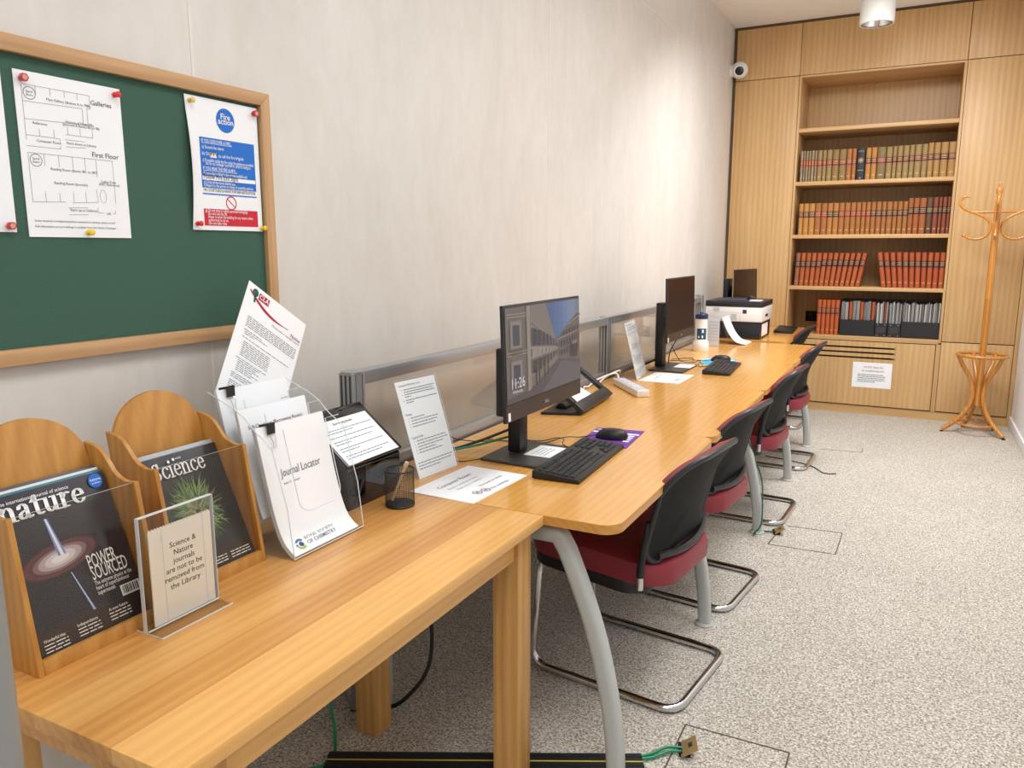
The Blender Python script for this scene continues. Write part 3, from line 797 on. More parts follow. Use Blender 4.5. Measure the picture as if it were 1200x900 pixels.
b = MB(); f.text(b, '999', .33, .568, .016, .02, 'C', lift=3); ink('number_lettering', b, M['ink'], t); b = MB(); f.text(b, 'Follow Fire Exit Signs', .18, .393, .017, fit=.48, lift=3); f.text(b, '19A COURTYARD & AWAIT FURTHER INSTRUCTION', .17, .297, .010, .01, fit=.74); ink('black_lettering', b, M['ink'], t)

# pins
def pin(label, y, z, kind, x=.0118):
    t = thing('push_pin', label, 'push pin', (x, y, z), 'push pins on the green board')
    if kind == 'hex':
        b = MB(); b.lathe([(0, 0), (.006, 0), (.0075, .004), (.0075, .012), (.0055, .012), (.0055, .0105), (0, .0105)], (x, y, z), 6, axis='X'); part('cap', b, M['pinhex'], t)
        b = MB(); b.lathe([(0, .0106), (.0052, .0106), (.0048, .0122), (0, .0124)], (x, y, z), 14, axis='X'); part('centre', b, M['pinwood'], t)
    else:
        m = {'red': 'pinred', 'yellow': 'pinyel', 'pale': 'pinpale'}[kind]
        b = MB(); b.lathe([(0, 0), (.0052, 0), (.0055, .002), (.0035, .004), (.0035, .009), (.006, .0105), (.0062, .013), (.004, .0145), (0, .0145)], (x, y, z), 18, axis='X'); part('cap', b, M[m], t)
pin('red hexagonal push pin at the lower corner of the cut-off sheet', .857, 1.374, 'hex')
pin('red hexagonal push pin at the top left of the floor plan', .907, 1.640, 'hex')
pin('round red push pin at the top right of the floor plan', 1.094, 1.641, 'red')
pin('yellow push pin at the bottom middle of the floor plan', 1.010, 1.365, 'yellow')
pin('straw-coloured push pin at the top left of the Fire action notice', 1.279, 1.660, 'pale', .0125)
pin('red hexagonal push pin at the top right of the Fire action notice', 1.470, 1.659, 'hex')
pin('round red push pin at the bottom left of the Fire action notice', 1.278, 1.390, 'red', .014)
pin('yellow push pin at the bottom right of the Fire action notice', 1.477, 1.384, 'yellow')

# ------------------------------------------------------------------ oak table
TX0, TX1, TY0, TY1 = .15, .724, .571, 1.645
t = thing('oak_table', 'solid oak table with square legs in the foreground, carrying magazine racks', 'table', (.437, 1.108, 0))
b = MB(); b.box((TX0, TY0, ZT-.025), (TX1, TY1-.001, ZT), .002); part('tabletop', b, M['oakT'], t)
for x in (.195, .632):
    for y in (.60, 1.55):
        b = MB(); b.box((x, y, 0), (x+.07, y+.07, ZT-.025), .003); part('leg', b, M['oakTl'], t)
for a, c in (((.672, .67, ZT-.088), (.692, 1.55, ZT-.025)), ((.205, .67, ZT-.088), (.225, 1.55, ZT-.025)), ((.265, .61, ZT-.088), (.632, .63, ZT-.025)), ((.265, 1.59, ZT-.088), (.632, 1.61, ZT-.025))):
    b = MB(); b.box(a, c, .0015); part('apron', b, M['oakT'], t)

# ------------------------------------------------------------------ run of desks
DX0, DX1 = .15, .912
def desk(label, y0, y1, x1, legs):
    t = thing('desk', label, 'desk', ((DX0+x1)/2, (y0+y1)/2, 0), 'row of beech desks along the wall')
    r = .05; out = [(DX0, y0), (x1-r, y0)]
    for i in range(1, 7):
        a = -PI/2+PI/2*i/6; out.append((x1-r+r*math.cos(a), y0+r+r*math.sin(a)))
    for i in range(0, 7):
        a = PI/2*i/6; out.append((x1-r+r*math.cos(a), y1-r+r*math.sin(a)))
    out += [(DX0, y1)]
    g = .0006
    out = [(x, min(max(y, y0+g), y1-g)) for x, y in out]
    b = MB(); b.prism([(x, y, ZT-.002) for x, y in out], (0, 0, .002)); part('desktop', b, M['beech'], t)
    b = MB(); b.prism([(x, y, ZT-.024) for x, y in out], (0, 0, .0219)); part('edge_band', b, M['beechE'], t)
    dx = x1-DX1
    for ly in legs:
        path = fillet([(.30+dx, ly, .628), (.742+dx, ly, .628), (.765+dx, ly, .590)], .014, 4)[:-1] + catmull([(.765+dx, ly, .590), (.797+dx, ly, .515), (.828+dx, ly, .435), (.853+dx, ly, .355), (.874+dx, ly, .27), (.891+dx, ly, .18), (.902+dx, ly, .09), (.906+dx, ly, .012)], 2)
        prof = [(p, q) for p, q in rr_outline(.045, .044, .013, 3)]
        b = MB(); b.tube(path, 1.0, mat=None, prof=prof, up=(0, 1, 0)); part('leg', b, M['legs'], t)
        b = MB(); b.lathe([(0, 0), (.034, 0), (.034, .006), (.028, .012), (0, .012)], (.906+dx, ly, 0), 20); part('foot_pad', b, M['legs'], t)
        b = MB(); b.box((.165, ly-.02, 0), (.20, ly+.02, .655), .006); part('rear_post', b, M['legs'], t)
    b = MB(); b.box((.50+dx*.5, y0+.06, .606), (.55+dx*.5, y1-.06, .664), .004); part('beam', b, M['legs'], t)
    b = MB(); b.box((.20, y0+.05, .57), (.34, y1-.05, .575), .001); b.box((.195, y0+.05, .57), (.2, y1-.05, .63)); b.box((.34, y0+.05, .57), (.345, y1-.05, .63)); part('cable_tray', b, M['blk2'], t)
    return t
desk('beech desk nearest the oak table, carrying the lit monitor', 1.645, 2.630, DX1, [1.70])
desk('beech desk with the white power strip, second from the oak table', 2.630, 3.640, DX1, [2.63])
desk('beech desk carrying the dark second monitor and cyan mat', 3.640, 4.602, DX1, [3.66])
desk('beech desk with white dispenser, just before the printer', 4.602, 5.556, DX1, [4.62, 5.50])
desk('narrower beech desk under the printer, against the oak cupboards', 5.68, 6.815, .715, [5.74, 6.70])

# ------------------------------------------------------------------ glazed desk screens
PX = .118
def post(label, y, z1=1.0):
    t = thing('screen_post', label, 'post', (PX, y, 0), 'aluminium posts of the desk screen')
    b = MB(); b.box((PX-.025, y-.027, 0), (PX+.025, y+.027, z1-.004), .004); part('upright', b, M['alu'], t)
    b = MB(); b.lathe([(.012, 0), (.03, 0), (.03, .003), (.02, .006), (0, .006)], (PX, y, z1-.004), 20); part('cap', b, M['alu'], t)
    b = MB()
    for dx in (-.015, .0, .015): b.box((PX+dx-.0035, y-.0275, .60), (PX+dx+.0035, y-.026, z1-.01))
    for dy in (-.014, .014): b.box((PX+.0245, y+dy-.0012, .60), (PX+.0256, y+dy+.0012, z1-.01))
    part('slot', b, M['aludk'], t, 'dark grooves of the post')
def screen(label, y0, y1):
    t = thing('desk_screen', label, 'screen', (PX, (y0+y1)/2, .69), 'clear screens behind the desks')
    b = MB(); b.box((PX-.02, y0, .958), (PX+.022, y1, .998), .008); part('top_rail', b, M['alu'], t)
    b = MB(); b.box((PX-.016, y0, .67), (PX+.018, y1, .722), .004); part('bottom_rail', b, M['alu'], t)
    b = MB(); b.box((PX-.002, y0+.001, .721), (PX+.002, y1-.001, .96)); part('pane', b, M['glass'], t)
post('aluminium screen post at the oak table end, behind the black terminal', 1.678)
post('aluminium screen post between the lit monitor and the dark monitor', 3.655)
post('aluminium screen post behind the column of the dark monitor', 4.61, 1.004)
post('aluminium end post behind the white dispenser, before the printer', 5.55, 1.01)
screen('clear desk screen behind the lit monitor', 1.706, 3.627)
screen('clear desk screen behind the dark second monitor', 3.683, 4.582)
screen('clear desk screen behind the white dispenser', 4.638, 5.522)

# grey post at the left edge of the view
b = MB(); b.box((.552, .40, 0), (.645, .448, 1.6), .016, seg=3)
single('metal_post', b, M['postgrey'], 'smooth grey metal post before the near end of the oak table', 'post', (.6, .424, 0))

# ------------------------------------------------------------------ chairs
def pillow(b, out, xf, T, side=-1, rings=6, pw=6, mat=None, T0=0):
    """padded panel: outline in (y,z), back surface x=xf(y,z), padded towards side*x"""
    n = len(out); cy = sum(p[0] for p in out)/n; cz = sum(p[1] for p in out)/n; mi = b.mi(mat)
    F, Bk = [], []
    for k in range(rings+1):
        s_ = (1-k/rings)**.75 if k < rings else 0
        lift = T*(1-s_**pw)**.5+T0
        if k == rings:
            F.append([b.bm.verts.new((xf(cy, cz)+side*(T+T0), cy, cz))]); Bk.append([b.bm.verts.new((xf(cy, cz), cy, cz))]); continue
        fr_, br_ = [], []
        for y, z in out:
            yy = cy+(y-cy)*s_; zz = cz+(z-cz)*s_
            fr_.append(b.bm.verts.new((xf(yy, zz)+side*lift, yy, zz))); br_.append(b.bm.verts.new((xf(yy, zz), yy, zz)))
        F.append(fr_); Bk.append(br_)
    def rng(A, B):
        for j in range(n):
            q = []
            for v in (A[j % len(A)], A[(j+1) % len(A)], B[(j+1) % len(B)], B[j % len(B)]):
                if v not in q: q.append(v)
            f = b.bm.faces.new(q); f.material_index = mi
    for S_ in (F, Bk):
        for A, B in zip(S_, S_[1:]): rng(A, B)
    rng(F[0], Bk[0])
def make_chair(label, loc):
    t = thing('cantilever_chair', label, 'chair', loc, 'wine-red visitor chairs at the desks')
    cx, cy, _ = loc
    tr = lambda pts: [(cx+x, cy+y, z) for x, y, z in pts]
    # sled frame
    h = .205
    pts = [(.06, -h+.03, .362), (-.235, -h+.03, .380), (-.245, -h, .0125), (.25, -h, .0125), (.25, h, .0125), (-.245, h, .0125), (-.235, h-.03, .380), (.06, h-.03, .362)]
    b = MB(); b.tube(tr(fillet(pts, .06, 6)), .0125, 12); part('sled_frame', b, M['chrome'], t)
    # seat
    b = MB()
    o2 = [(cx-.045+x, cy+y) for x, y in rr_outline(.46, .43, .09, 6)]
    def bow(x, y): return x + (.03*(1-((y-cy)/.215)**2) if x > cx+.1 else 0)
    rings = [(.985, .398), (1, .412), (1, .445), (.97, .462), (.9, .470), (.6, .474)]
    R_ = []
    for s_, z in rings: R_.append([b.bm.verts.new((bow(cx+(x-cx)*s_, y), cy+(y-cy)*s_, z-.034*(x-cx+.27)/.5)) for x, y in o2])
    for A, B in zip(R_, R_[1:]):
        for j in range(len(A)): b.bm.faces.new((A[j], A[(j+1) % len(A)], B[(j+1) % len(A)], B[j]))
    b.bm.faces.new(R_[-1]); b.bm.faces.new(R_[0][::-1]); part('seat', b, M['red_up'], t)
    b = MB(); b.prism([(cx-.065+(x+.045)*.86, cy+y*.985, .362-.034*(x+.27)/.5) for x, y in [(p[0]-cx, p[1]-cy) for p in o2]], (0, 0, .037), bev=.004); part('seat_pan', b, M['blk'], t)
    # back
    xf = lambda y, z: cx+.194+1.0*max(0, z-.54)**1.5-.9*(y-cy)**2
    out = [(cy+y, .601+z) for y, z in rr_outline(.44, .312, (.10, .10, .05, .05), 7)]
    b = MB(); pillow(b, out, xf, .008, -1, 3, 8); part('back_shell', b, M['mesh'], t)
    o3 = [(cy+(y-cy)*.985, .612+(z-.61)*.985) for y, z in out]
    ring = [V((xf(y, z)-.004, y, z)) for y, z in out]
    b = MB(); b.tube(ring, .009, 8, closed=True); part('back_rim', b, M['blk2'], t)
    b = MB(); pillow(b, [(cy+(y-cy)*1.0, .609+(z-.601)*1.0) for y, z in out], lambda y, z: xf(y, z)-.0086, .052, -1, 7, 5); part('back_cushion', b, M['red_up'], t)
    lo = [V((xf(cy+s_*.18, .466)+.003, cy+s_*.18, (.452+.010*s_*s_))) for s_ in [k/8-1 for k in range(17)]]
    b = MB(); b.tube(lo, .011, 8); part('lumbar_rail', b, M['blk2'], t)
    for s_ in (-1, 1):
        y = cy+s_*.224
        x0 = xf(y, .50)-.002
        b = MB(); b.tube([(x0-.012, y, .405), (x0-.01, y, .44), (x0, y, .51), (xf(y, .58)-.002, y, .575)], [.011, .011, .011, .008], 10); part('back_support', b, M['blk'], t)
        b = MB(); b.tube([(x0-.013, y, .368), (x0-.012, y, .4052)], .0112, 10); part('support_ferrule', b, M['chrome'], t, 'chrome ferrule')
    return t
c0 = make_chair('wine-red cantilever chair nearest the camera, at the lit monitor', (.745, 2.265, 0)); c0.rotation_euler.z = math.radians(-7)
dup(c0, (.735, 2.975, 0), 'wine-red cantilever chair second from the camera, at the power strip desk')
dup(c0, (.75, 4.005, 0), 'wine-red cantilever chair third from the camera, at the dark monitor desk').rotation_euler.z = math.radians(-3)
dup(c0, (.73, 5.065, 0), 'wine-red cantilever chair fourth from the camera, in front of the vent cupboard').rotation_euler.z = math.radians(-3)
dup(c0, (.54, 6.20, 0), 'wine-red cantilever chair farthest away, at the printer desk').rotation_euler.z = math.radians(-3)
#@@PART3@@
# ------------------------------------------------------------------ magazine racks
def rack(label, y0, y1, fx):
    t = thing('magazine_rack', label, 'magazine rack', ((fx-.08), (y0+y1)/2, ZT), 'oak magazine racks')
    s_ = .009
    bx = lambda z: fx-.122-.165*(z-ZT)
    curve = catmull([(fx-.041, 0, .936), (fx-.066, 0, .934), (fx-.092, 0, .944), (fx-.112, 0, .966), (fx-.134, 0, .985), (bx(.99), 0, .993)], 5)
    out = [(fx, ZT), (fx-.0395, .926)] + [(p.x, p.z) for p in curve] + [(bx(ZT), ZT)]
    for y in (y0, y1-s_):
        b = MB(); b.prism([(x, y, z) for x, z in out], (0, s_, 0), bev=.0012); part('side_panel', b, M['rack'], t)
    b = MB(); n = 20; ym = (y0+y1)/2; hw = (y1-y0)/2-s_-.0004
    pts = [(y0+s_+.0004, ZT), (y0+s_+.0004, .965)]
    for i in range(n+1):
        a = PI-PI*i/n
        pts.append((ym+hw*math.cos(a), .965+.088*math.sin(a)))
    pts.append((y1-s_-.0004, ZT))
    b.prism([(bx(z), y, z) for y, z in pts], (.009, 0, 0), bev=.0012); part('back_panel', b, M['rack'], t)
    b = MB(); b.box((bx(ZT)+.012, y0+s_+.0004, ZT), (fx-.012, y1-s_-.0004, ZT+.010), .001); part('base', b, M['rack'], t)
    b = MB(); ya, yb = y0+s_+.0004, y1-s_-.0004
    b.prism([(fx-.0005, ya, ZT), (fx-.0115, ya, ZT), (fx-.0150, ya, ZT+.022), (fx-.0042, ya, ZT+.022)], (0, yb-ya, 0), bev=.001); part('front_lip', b, M['rack'], t)
    b = MB(); P = lambda y, z: (fx-.008-.159*(z-ZT), y, z)
    b.prism([P(ya, ZT+.0225), P(yb, ZT+.0225), P(yb, .934), P(ya, .934)], (-.0025, 0, -.0004)); part('clear_front', b, M['rackglass'], t, 'clear front panel')
    b = MB(); b.prism([P(ya, .9335), P(yb, .9335), P(yb, .9339), P(ya, .9339)], (-.0025, 0, -.0004)); part('clear_edge', b, M['edge'], t, 'bright top edge of the clear front')
    return t
rack('arched oak magazine rack nearest the camera, holding the nature magazine', .629, .853, .357)
rack('arched oak magazine rack with the Science magazine, behind the small sign', .911, 1.130, .323)
MV = {.357: V((-.37, 0, .93)), .323: V((-.41, 0, .91))}
def magazine(label, fx, y0, off, w, h, mat, thick=.004, dz=0):
    o = V((fx-.012-off, y0, ZT+.0125+dz)) ; v = MV[fx].normalized(); n = U.cross(v)
    o = o + V((-.002, 0, 0))
    b = MB(); b.prism([o-n*thick, o+U*w-n*thick, o+U*w+v*h-n*thick, o+v*h-n*thick], n*thick, bev=.0006)
    t = single('magazine', b, mat, label, 'magazine', o+U*w/2, 'magazines in the oak racks')
    f = Face(o, U, v, w, h, .0007)
    b = MB(); f2 = Face(o-n*thick+v*h, U, n, w, thick, .0004)
    b.poly([o+v*(h+.0002)-n*thick*.9+U*.001, o+v*(h+.0002)-n*thick*.9+U*(w-.001), o+v*(h+.0002)-n*thick*.1+U*(w-.001), o+v*(h+.0002)-n*thick*.1+U*.001]); part('pages', b, M['paper'], t, 'white page edges', recalc=False)
    return t, f
nb = plain('nature_cover', (54, 50, 56), .22, spec=.5, noise=.10, nscale=9)
t, f = magazine('glossy dark nature magazine with a glowing disc and POWER SOURCED on its cover', .357, .644, .004, .194, .265, nb)
b = MB()
for rr, c in ((.062, (70,48,54)), (.056, (112,66,72)), (.048, (92,62,68)), (.042, (142,112,116)), (.034, (186,172,178)), (.024, (214,208,214)), (.014, (236,234,240))):
    m = plain('nature_ring_%d' % c[0], c, .3)
    k = 36; rot = math.radians(8); 
    pts = []
    for i in range(k):
        a = 2*PI*i/k; x, y = rr*1.12*math.cos(a), rr*.42*math.sin(a)
        pts.append(f.P(.40+(x*math.cos(rot)-y*math.sin(rot))/f.w, .545+(x*math.sin(rot)+y*math.cos(rot))/f.h, 1+(.07-rr)*12))
    b.poly(pts, m)
part('disc_picture', b, None, t, 'glowing disc printed on the cover', recalc=False)
b = MB()
b.poly([f.P(.366, .80, 2), f.P(.388, .56, 2), f.P(.458, .56, 2), f.P(.394, .80, 2)], plain('jet_blue', (120, 150, 214), .3))
b.poly([f.P(.374, .80, 2.4), f.P(.410, .56, 2.4), f.P(.438, .56, 2.4), f.P(.386, .80, 2.4)], plain('jet_white', (244, 246, 252), .3))
b.poly([f.P(.44, .44, 2), f.P(.52, .17, 2), f.P(.545, .17, 2), f.P(.45, .44, 2)], plain('jet_blue', (120, 150, 214), .3))
b.poly([f.P(.443, .44, 2.4), f.P(.53, .17, 2.4), f.P(.537, .17, 2.4), f.P(.447, .44, 2.4)], plain('jet_white', (244, 246, 252), .3))
part('light_beam', b, None, t, 'pale blue beam printed on the cover', recalc=False)
b = MB()
nib_word(f, b, 'nature', .045, .835, .0250, None, sx=1.0, lift=3, a=.135, b=.045)
f.text(b, 'The international journal of science', .05, .945, .0085, fit=.60, lift=3)
ink('title_lettering', b, M['white'], t); b = MB(); f.text(b, 'POWER', .60, .415, .034, .012, fit=.26, lift=3); f.text(b, 'SOURCED', .60, .340, .034, .012, fit=.335, lift=3)
for i, s_ in enumerate(('The extreme physics at the', 'heart of superluminous', 'supernovae')): f.text(b, s_, .60, .305-.031*i, .0105, .008, fit=(.35, .31, .16)[i], lift=3)
ink('headline_lettering', b, M['white'], t); b = MB()
for i, x in enumerate((.06, .35, .64)):
    f.text(b, ('Wonderful idea', 'Independence', 'A new future')[i], x, .10+.01*i, .007, .02, fit=.18, lift=3)
    for k in range(3): f.greek(b, x, x+.2, .08-.02*k+.01*i, .006, seed=i*5+k)
ink('white_lettering', b, M['white'], t)
b = MB(); f.rect(b, .80, .175, .985, .245, lift=3); part('barcode_patch', b, M['white'], t, recalc=False)
b = MB(); q = random.Random(3); x = .815
while x < .965:
    wd = q.choice((.004, .007, .011)); f.rect(b, x, .185, x+wd, .238, lift=4); x += wd+q.choice((.005, .008))
ink('barcode', b, M['ink'], t)
b = MB(); f.disc(b, .90, .945, .0125, lift=3); ink('round_badge', b, M['blue'], t, 'round blue badge')
b = MB(); f.text(b, 'nature', .90, .945, .0075, .01, 'C', lift=4); f.text(b, 'podcast', .90, .925, .005, .01, 'C', lift=4); ink('badge_lettering', b, M['white'], t)
for i, (c, nm) in enumerate((((60, 120, 140), 'teal-edged'), ((220, 218, 214), 'pale'), ((84, 84, 90), 'grey'))):
    magazine('%s magazine tucked %s behind the nature cover' % (nm, ('directly', 'second', 'third')[i]), .357, .644-.0005*i, .010+.0055*i, .194, .267+.003*i, plain('magazine_%d' % c[0], c, .3))
sb = plain('science_cover', (52, 52, 54), .24, spec=.5, noise=.06, nscale=7)
t, f = magazine('dark Science magazine with a bushy green pine tuft on its cover', .323, .924, .004, .196, .252, sb)
q = random.Random(11)
cols = [(104, 138, 80), (150, 178, 122), (76, 106, 60), (186, 166, 124), (124, 158, 110), (160, 136, 96)]
bs = [MB() for _ in cols]
for i in range(620):
    a = q.uniform(0, 2*PI); rr = q.uniform(.012, .067)*(1.0 if q.random() < .8 else 1.15)
    r0 = rr*q.uniform(.25, .65); x, y = .50, .50
    a2 = a+q.uniform(-.35, .35)
    p0 = (x+r0*math.cos(a)/f.w, y+r0*math.sin(a)*1.18/f.h); p1 = (x+rr*math.cos(a2)/f.w, y+rr*math.sin(a2)*1.22/f.h)
    dx, dy = (p1[0]-p0[0])*f.w, (p1[1]-p0[1])*f.h; l = math.hypot(dx, dy) or 1; tt = .0016
    k = q.choice((0, 1, 1, 4, 2)) if r0 > .017 else q.choice((3, 5, 2, 0)); lf = 1+i*.006
    bs[k].poly([f.P(p0[0]-dy/l*tt/f.w, p0[1]+dx/l*tt/f.h, lf), f.P(p0[0]+dy/l*tt/f.w, p0[1]-dx/l*tt/f.h, lf), f.P(*p1, lf)])
for k, c in enumerate(cols): part('pine_tuft_picture', bs[k], plain('pine_%d_%d_%d' % c, c, .4), t, 'green and brown needles printed on the cover', smooth=False, recalc=False)
b = MB(); nib_word(f, b, 'Science', .155, .815, .0235, None, sx=.82, lift=8, a=.10, b=.04)
f.text(b, 'AAAS', .50, .945, .0055, 0, 'C', lift=3); f.disc(b, .44, .95, .003, lift=3)
ink('title_lettering', b, M['white'], t); b = MB()
for x in (.40, .70):
    for k in range(3): f.greek(b, x, x+.25, .10-.022*k, .007, seed=int(x*10)+k)
ink('white_lettering', b, M['white'], t)
t, f = magazine('magazine with a grey speckled cover, its top edge showing behind Science', .323, .924, .011, .196, .259, plain('speckled_cover', (176, 178, 182), .3, noise=.35, nscale=220))

# ------------------------------------------------------------------ small acrylic sign
t = thing('sign_stand', 'small clear acrylic sign about Science and Nature journals, in front of the racks', 'sign', (.378, .871, ZT), 'clear sign stands')
b = MB(); b.box((.347, .797, ZT), (.419, .949, ZT+.003), .0008); b.box((.380, .797, ZT+.003), (.3825, .949, .893)); b.box((.374, .797, ZT+.003), (.3765, .949, .893)); b.box((.3765, .797, .8905), (.380, .949, .893)); part('holder', b, M['clear'], t)
b = MB()
b.box((.3738, .7962, ZT+.003), (.3828, .7970, .893)); b.box((.3738, .949, ZT+.003), (.3828, .9497, .893)); b.box((.3738, .7965, .893), (.3828, .9495, .8938)); b.box((.3825, .7985, ZT+.003), (.3850, .9475, ZT+.0045))
b.box((.419, .797, ZT+.0002), (.4196, .949, ZT+.0028)); b.box((.347, .7964, ZT+.0002), (.419, .797, ZT+.0028)); part('polished_edge', b, M['edge'], t, 'bright polished edges')
b = MB(); b.box((.3770, .815, ZT+.004), (.3795, .945, .864))
for k in range(22): b.box((.3772, .816+k*.0058, .864), (.3793, .8195+k*.0058, .8662))
part('card', b, M['cream'], t, 'cream printed card')
f = Face((.3796, .815, ZT+.004), U, W, .13, .170, .0002); b = MB()
for i, s_ in enumerate(('Science &', 'Nature', 'journals', 'are not to be', 'removed from', 'the Library')): f.text(b, s_, .52, .76-.088*i, .0142, .004, 'C')
ink('printed_text', b, M['ink'], t)
b = MB(); f.line(b, .20, .0, .20, 1.0, .0006); f.line(b, .86, 0, .86, 1.0, .0006); ink('fold_line', b, M['lgrey'], t)

# ------------------------------------------------------------------ three-tier leaflet holder
def prof_fn(profile, y0, y1):
    """sheet surface from a profile of (x, z), top first; Face map with y=0 at the bottom"""
    pr = [V((x, 0, z)) for x, z in profile]; L_ = [0]
    for a, c in zip(pr, pr[1:]): L_.append(L_[-1]+(c-a).length)
    def at(s_):
        d = s_*L_[-1]
        for i in range(len(pr)-1):
            if d <= L_[i+1]+1e-9 or i == len(pr)-2:
                k = (d-L_[i])/(L_[i+1]-L_[i]); p = pr[i].lerp(pr[i+1], k); t_ = (pr[i+1]-pr[i]).normalized(); return p, V((-t_.z, 0, t_.x))
    def fn(x, y, e):
        p, n = at(1-y); q = p+n*e; return V((q.x, y0+(y1-y0)*x, q.z))
    return fn, L_[-1]
def bent_stack(name, label, cat, profile, y0, y1, thick, mat, group, sheets=0):
    pts = catmull([(x, 0, z) for x, z in profile], 4); prof = [(p.x, p.z) for p in pts]
    fn, ln = prof_fn(prof, y0, y1); n = 16
    b = MB(); b.grid(lambda x, y: fn(x, y, 0), 2, n); b.grid(lambda x, y: fn(x, y, -thick), 2, n)
    b.grid(lambda k, d: fn(0, k, -thick*d), n, 1); b.grid(lambda k, d: fn(1, k, -thick*d), n, 1); b.grid(lambda k, d: fn(k, 1, -thick*d), 2, 1); b.grid(lambda k, d: fn(k, 0, -thick*d), 2, 1)
    bmesh.ops.remove_doubles(b.bm, verts=b.bm.verts, dist=1e-5)
    t = single(name, b, mat, label, cat, ((prof[0][0]+prof[-1][0])/2, (y0+y1)/2, prof[-1][1]), group)
    if sheets:
        b = MB()
        for i in range(sheets):
            e = -thick*(i+1)/(sheets+1)
            for j in range(n): b.poly([fn(0, j/n, e-.0002)-V((0, .0004, 0)), fn(0, (j+1)/n, e-.0002)-V((0, .0004, 0)), fn(0, (j+1)/n, e+.0002)-V((0, .0004, 0)), fn(0, j/n, e+.0002)-V((0, .0004, 0))])
        part('sheet_edges', b, M['lgrey'], t, recalc=False)
    return t, Face((0, 0, 0), U, W, y1-y0, ln, .0006, fn)
HY0, HY1 = 1.148, 1.376
t = thing('leaflet_holder', 'clear three-tier acrylic leaflet holder full of white documents beside the Science rack', 'leaflet holder', (.27, 1.27, ZT))
tiers = [((.288, .968), (.362, ZT+.004)), ((.238, 1.0), (.302, .72)), ((.180, 1.025), (.248, .75))]
b = MB()
e = .0025
b.prism([(.205, HY0, ZT), (.385, HY0, ZT), (.385, HY1, ZT), (.205, HY1, ZT)], (0, 0, e))
for (xt, zt), (xb, zb) in tiers:
    d = V((xb-xt, 0, zb-zt)).normalized(); n = V((-d.z, 0, d.x))
    a = V((xt, HY0+e, zt))-n*.016; c = V((xb, HY0+e, zb))-n*.016
    b.prism([a, c, c+V((0, HY1-HY0-2*e, 0)), a+V((0, HY1-HY0-2*e, 0))], -n*.002)
for y in (HY0, HY1-e):
    b.prism([(x, y, z) for x, z in ((.205, ZT+e), (.384, ZT+e), (.371, .80), (.335, .93), (.295, .955), (.262, .985), (.235, 1.0), (.198, 1.015), (.160, 1.03), (.175, .93))], (0, e, 0))
part('tray', b, M['clear'], t)
def pocket_front(x0, z0, x1, z1, notch=True):
    """front wall of a pocket with a scooped opening"""
    d = V((x1-x0, 0, z1-z0)); yc = (HY0+HY1)/2; out = []
    P = lambda y, s_: V((x0, y, z0))+d*s_
    ya, yb = HY0+e, HY1-e
    out = [P(ya, 0), P(yb, 0), P(yb, 1), P(yb-.045, 1)]
    for i in range(6): a = PI/2*i/5; out.append(P(yb-.045-.03+.03*math.cos(a), .42-.10*math.sin(a)))
    for i in range(6): a = PI/2+PI/2*i/5; out.append(P(ya+.045+.03+.03*math.cos(a), .42-.10*math.sin(a)))
    out += [P(ya+.045, 1), P(ya, 1)]
    return out
fr_ = [(.383, ZT+e, .322, .955), (.318, .76, .272, .985), (.262, .80, .213, 1.01)]
b = MB(); rims = []
for a in fr_:
    out = pocket_front(*a); nn = V((.965, 0, .25)); b.prism(out, nn*.002); rims.append([p+nn*.0012 for p in out[2:-1]])
part('pocket_front', b, M['clear'], t)
b = MB()
for r_ in rims: b.tube(r_, .0011, 6)
for x, z in ((.384, ZT+.004),): b.tube([(x, HY0, z), (x, HY1, z)], .0011, 6)
for y in (HY0, HY1):
    for pth in (((.384, ZT+.004), (.371, .80), (.335, .93), (.295, .955)), ((.295, .955), (.262, .985), (.235, 1.0), (.198, 1.015), (.160, 1.03))): b.tube([(x, y, z) for x, z in pth], .0011, 6)
part('polished_edge', b, M['edge'], t, 'bright polished edges')
g = 'documents in the clear leaflet holder'
JP = [(.284, .961), (.302, .88), (.318, .81), (.334, .755), (.352, .718), (.379, .6965)]
t, f = bent_stack('document_stack', 'Journal Locator document, front tier of the leaflet holder', 'document', JP, 1.156, 1.364, .011, M['paper'], g, 5)
b = MB(); f.text(b, 'Journal Locator', .20, .60, .0255, fit=.60); ink('title_lettering', b, plain('ink_slate', (84, 86, 96), .8), t)
b = MB(); f.text(b, 'Issue 12   January', .22, .54, .007); f.text(b, 'ROYAL SOCIETY', .26, .088, .0135, .006, fit=.44, mat=M['navy']); f.text(b, 'OF CHEMISTRY', .26, .050, .0135, .02, fit=.44, mat=M['navy']); ink('small_lettering', b, M['grey'], t)
b = MB(); f.disc(b, .17, .075, .0135, .008, a0=.6, a1=3.4, mat=plain('logo_blue', (70, 110, 170), .6)); f.disc(b, .17, .075, .0135, .008, a0=3.5, a1=5.6, mat=plain('logo_lime', (170, 190, 70), .6)); f.disc(b, .178, .075, .0065, mat=plain('logo_navy', (50, 66, 120), .6)); part('logo', b, None, t, 'blue and lime ring logo', recalc=False)
t, f = bent_stack('document_stack', 'Self-Checkout Borrowing Books sheets, middle tier of the leaflet holder', 'document', [(.234, .995), (.262, .87), (.285, .785), (.294, .765)], 1.155, 1.362, .008, M['paper'], g, 3)
b = MB(); f.text(b, 'Self-Checkout (Borrowing Books)', .10, .81, .0115, .008, fit=.80); ink('title_lettering', b, M['maroon'], t)
t, f = bent_stack('document_stack', 'blank white sheets with a black clip, rear tier of the leaflet holder', 'document', [(.179, 1.034), (.205, .92), (.228, .83), (.238, .805)], 1.154, 1.360, .007, M['paper'], g, 3)
b = MB()
for i in range(6): f.greek(b, .86, .97, .80-.025*i, .008, seed=i+40)
ink('printed_text', b, M['lgrey'], t)
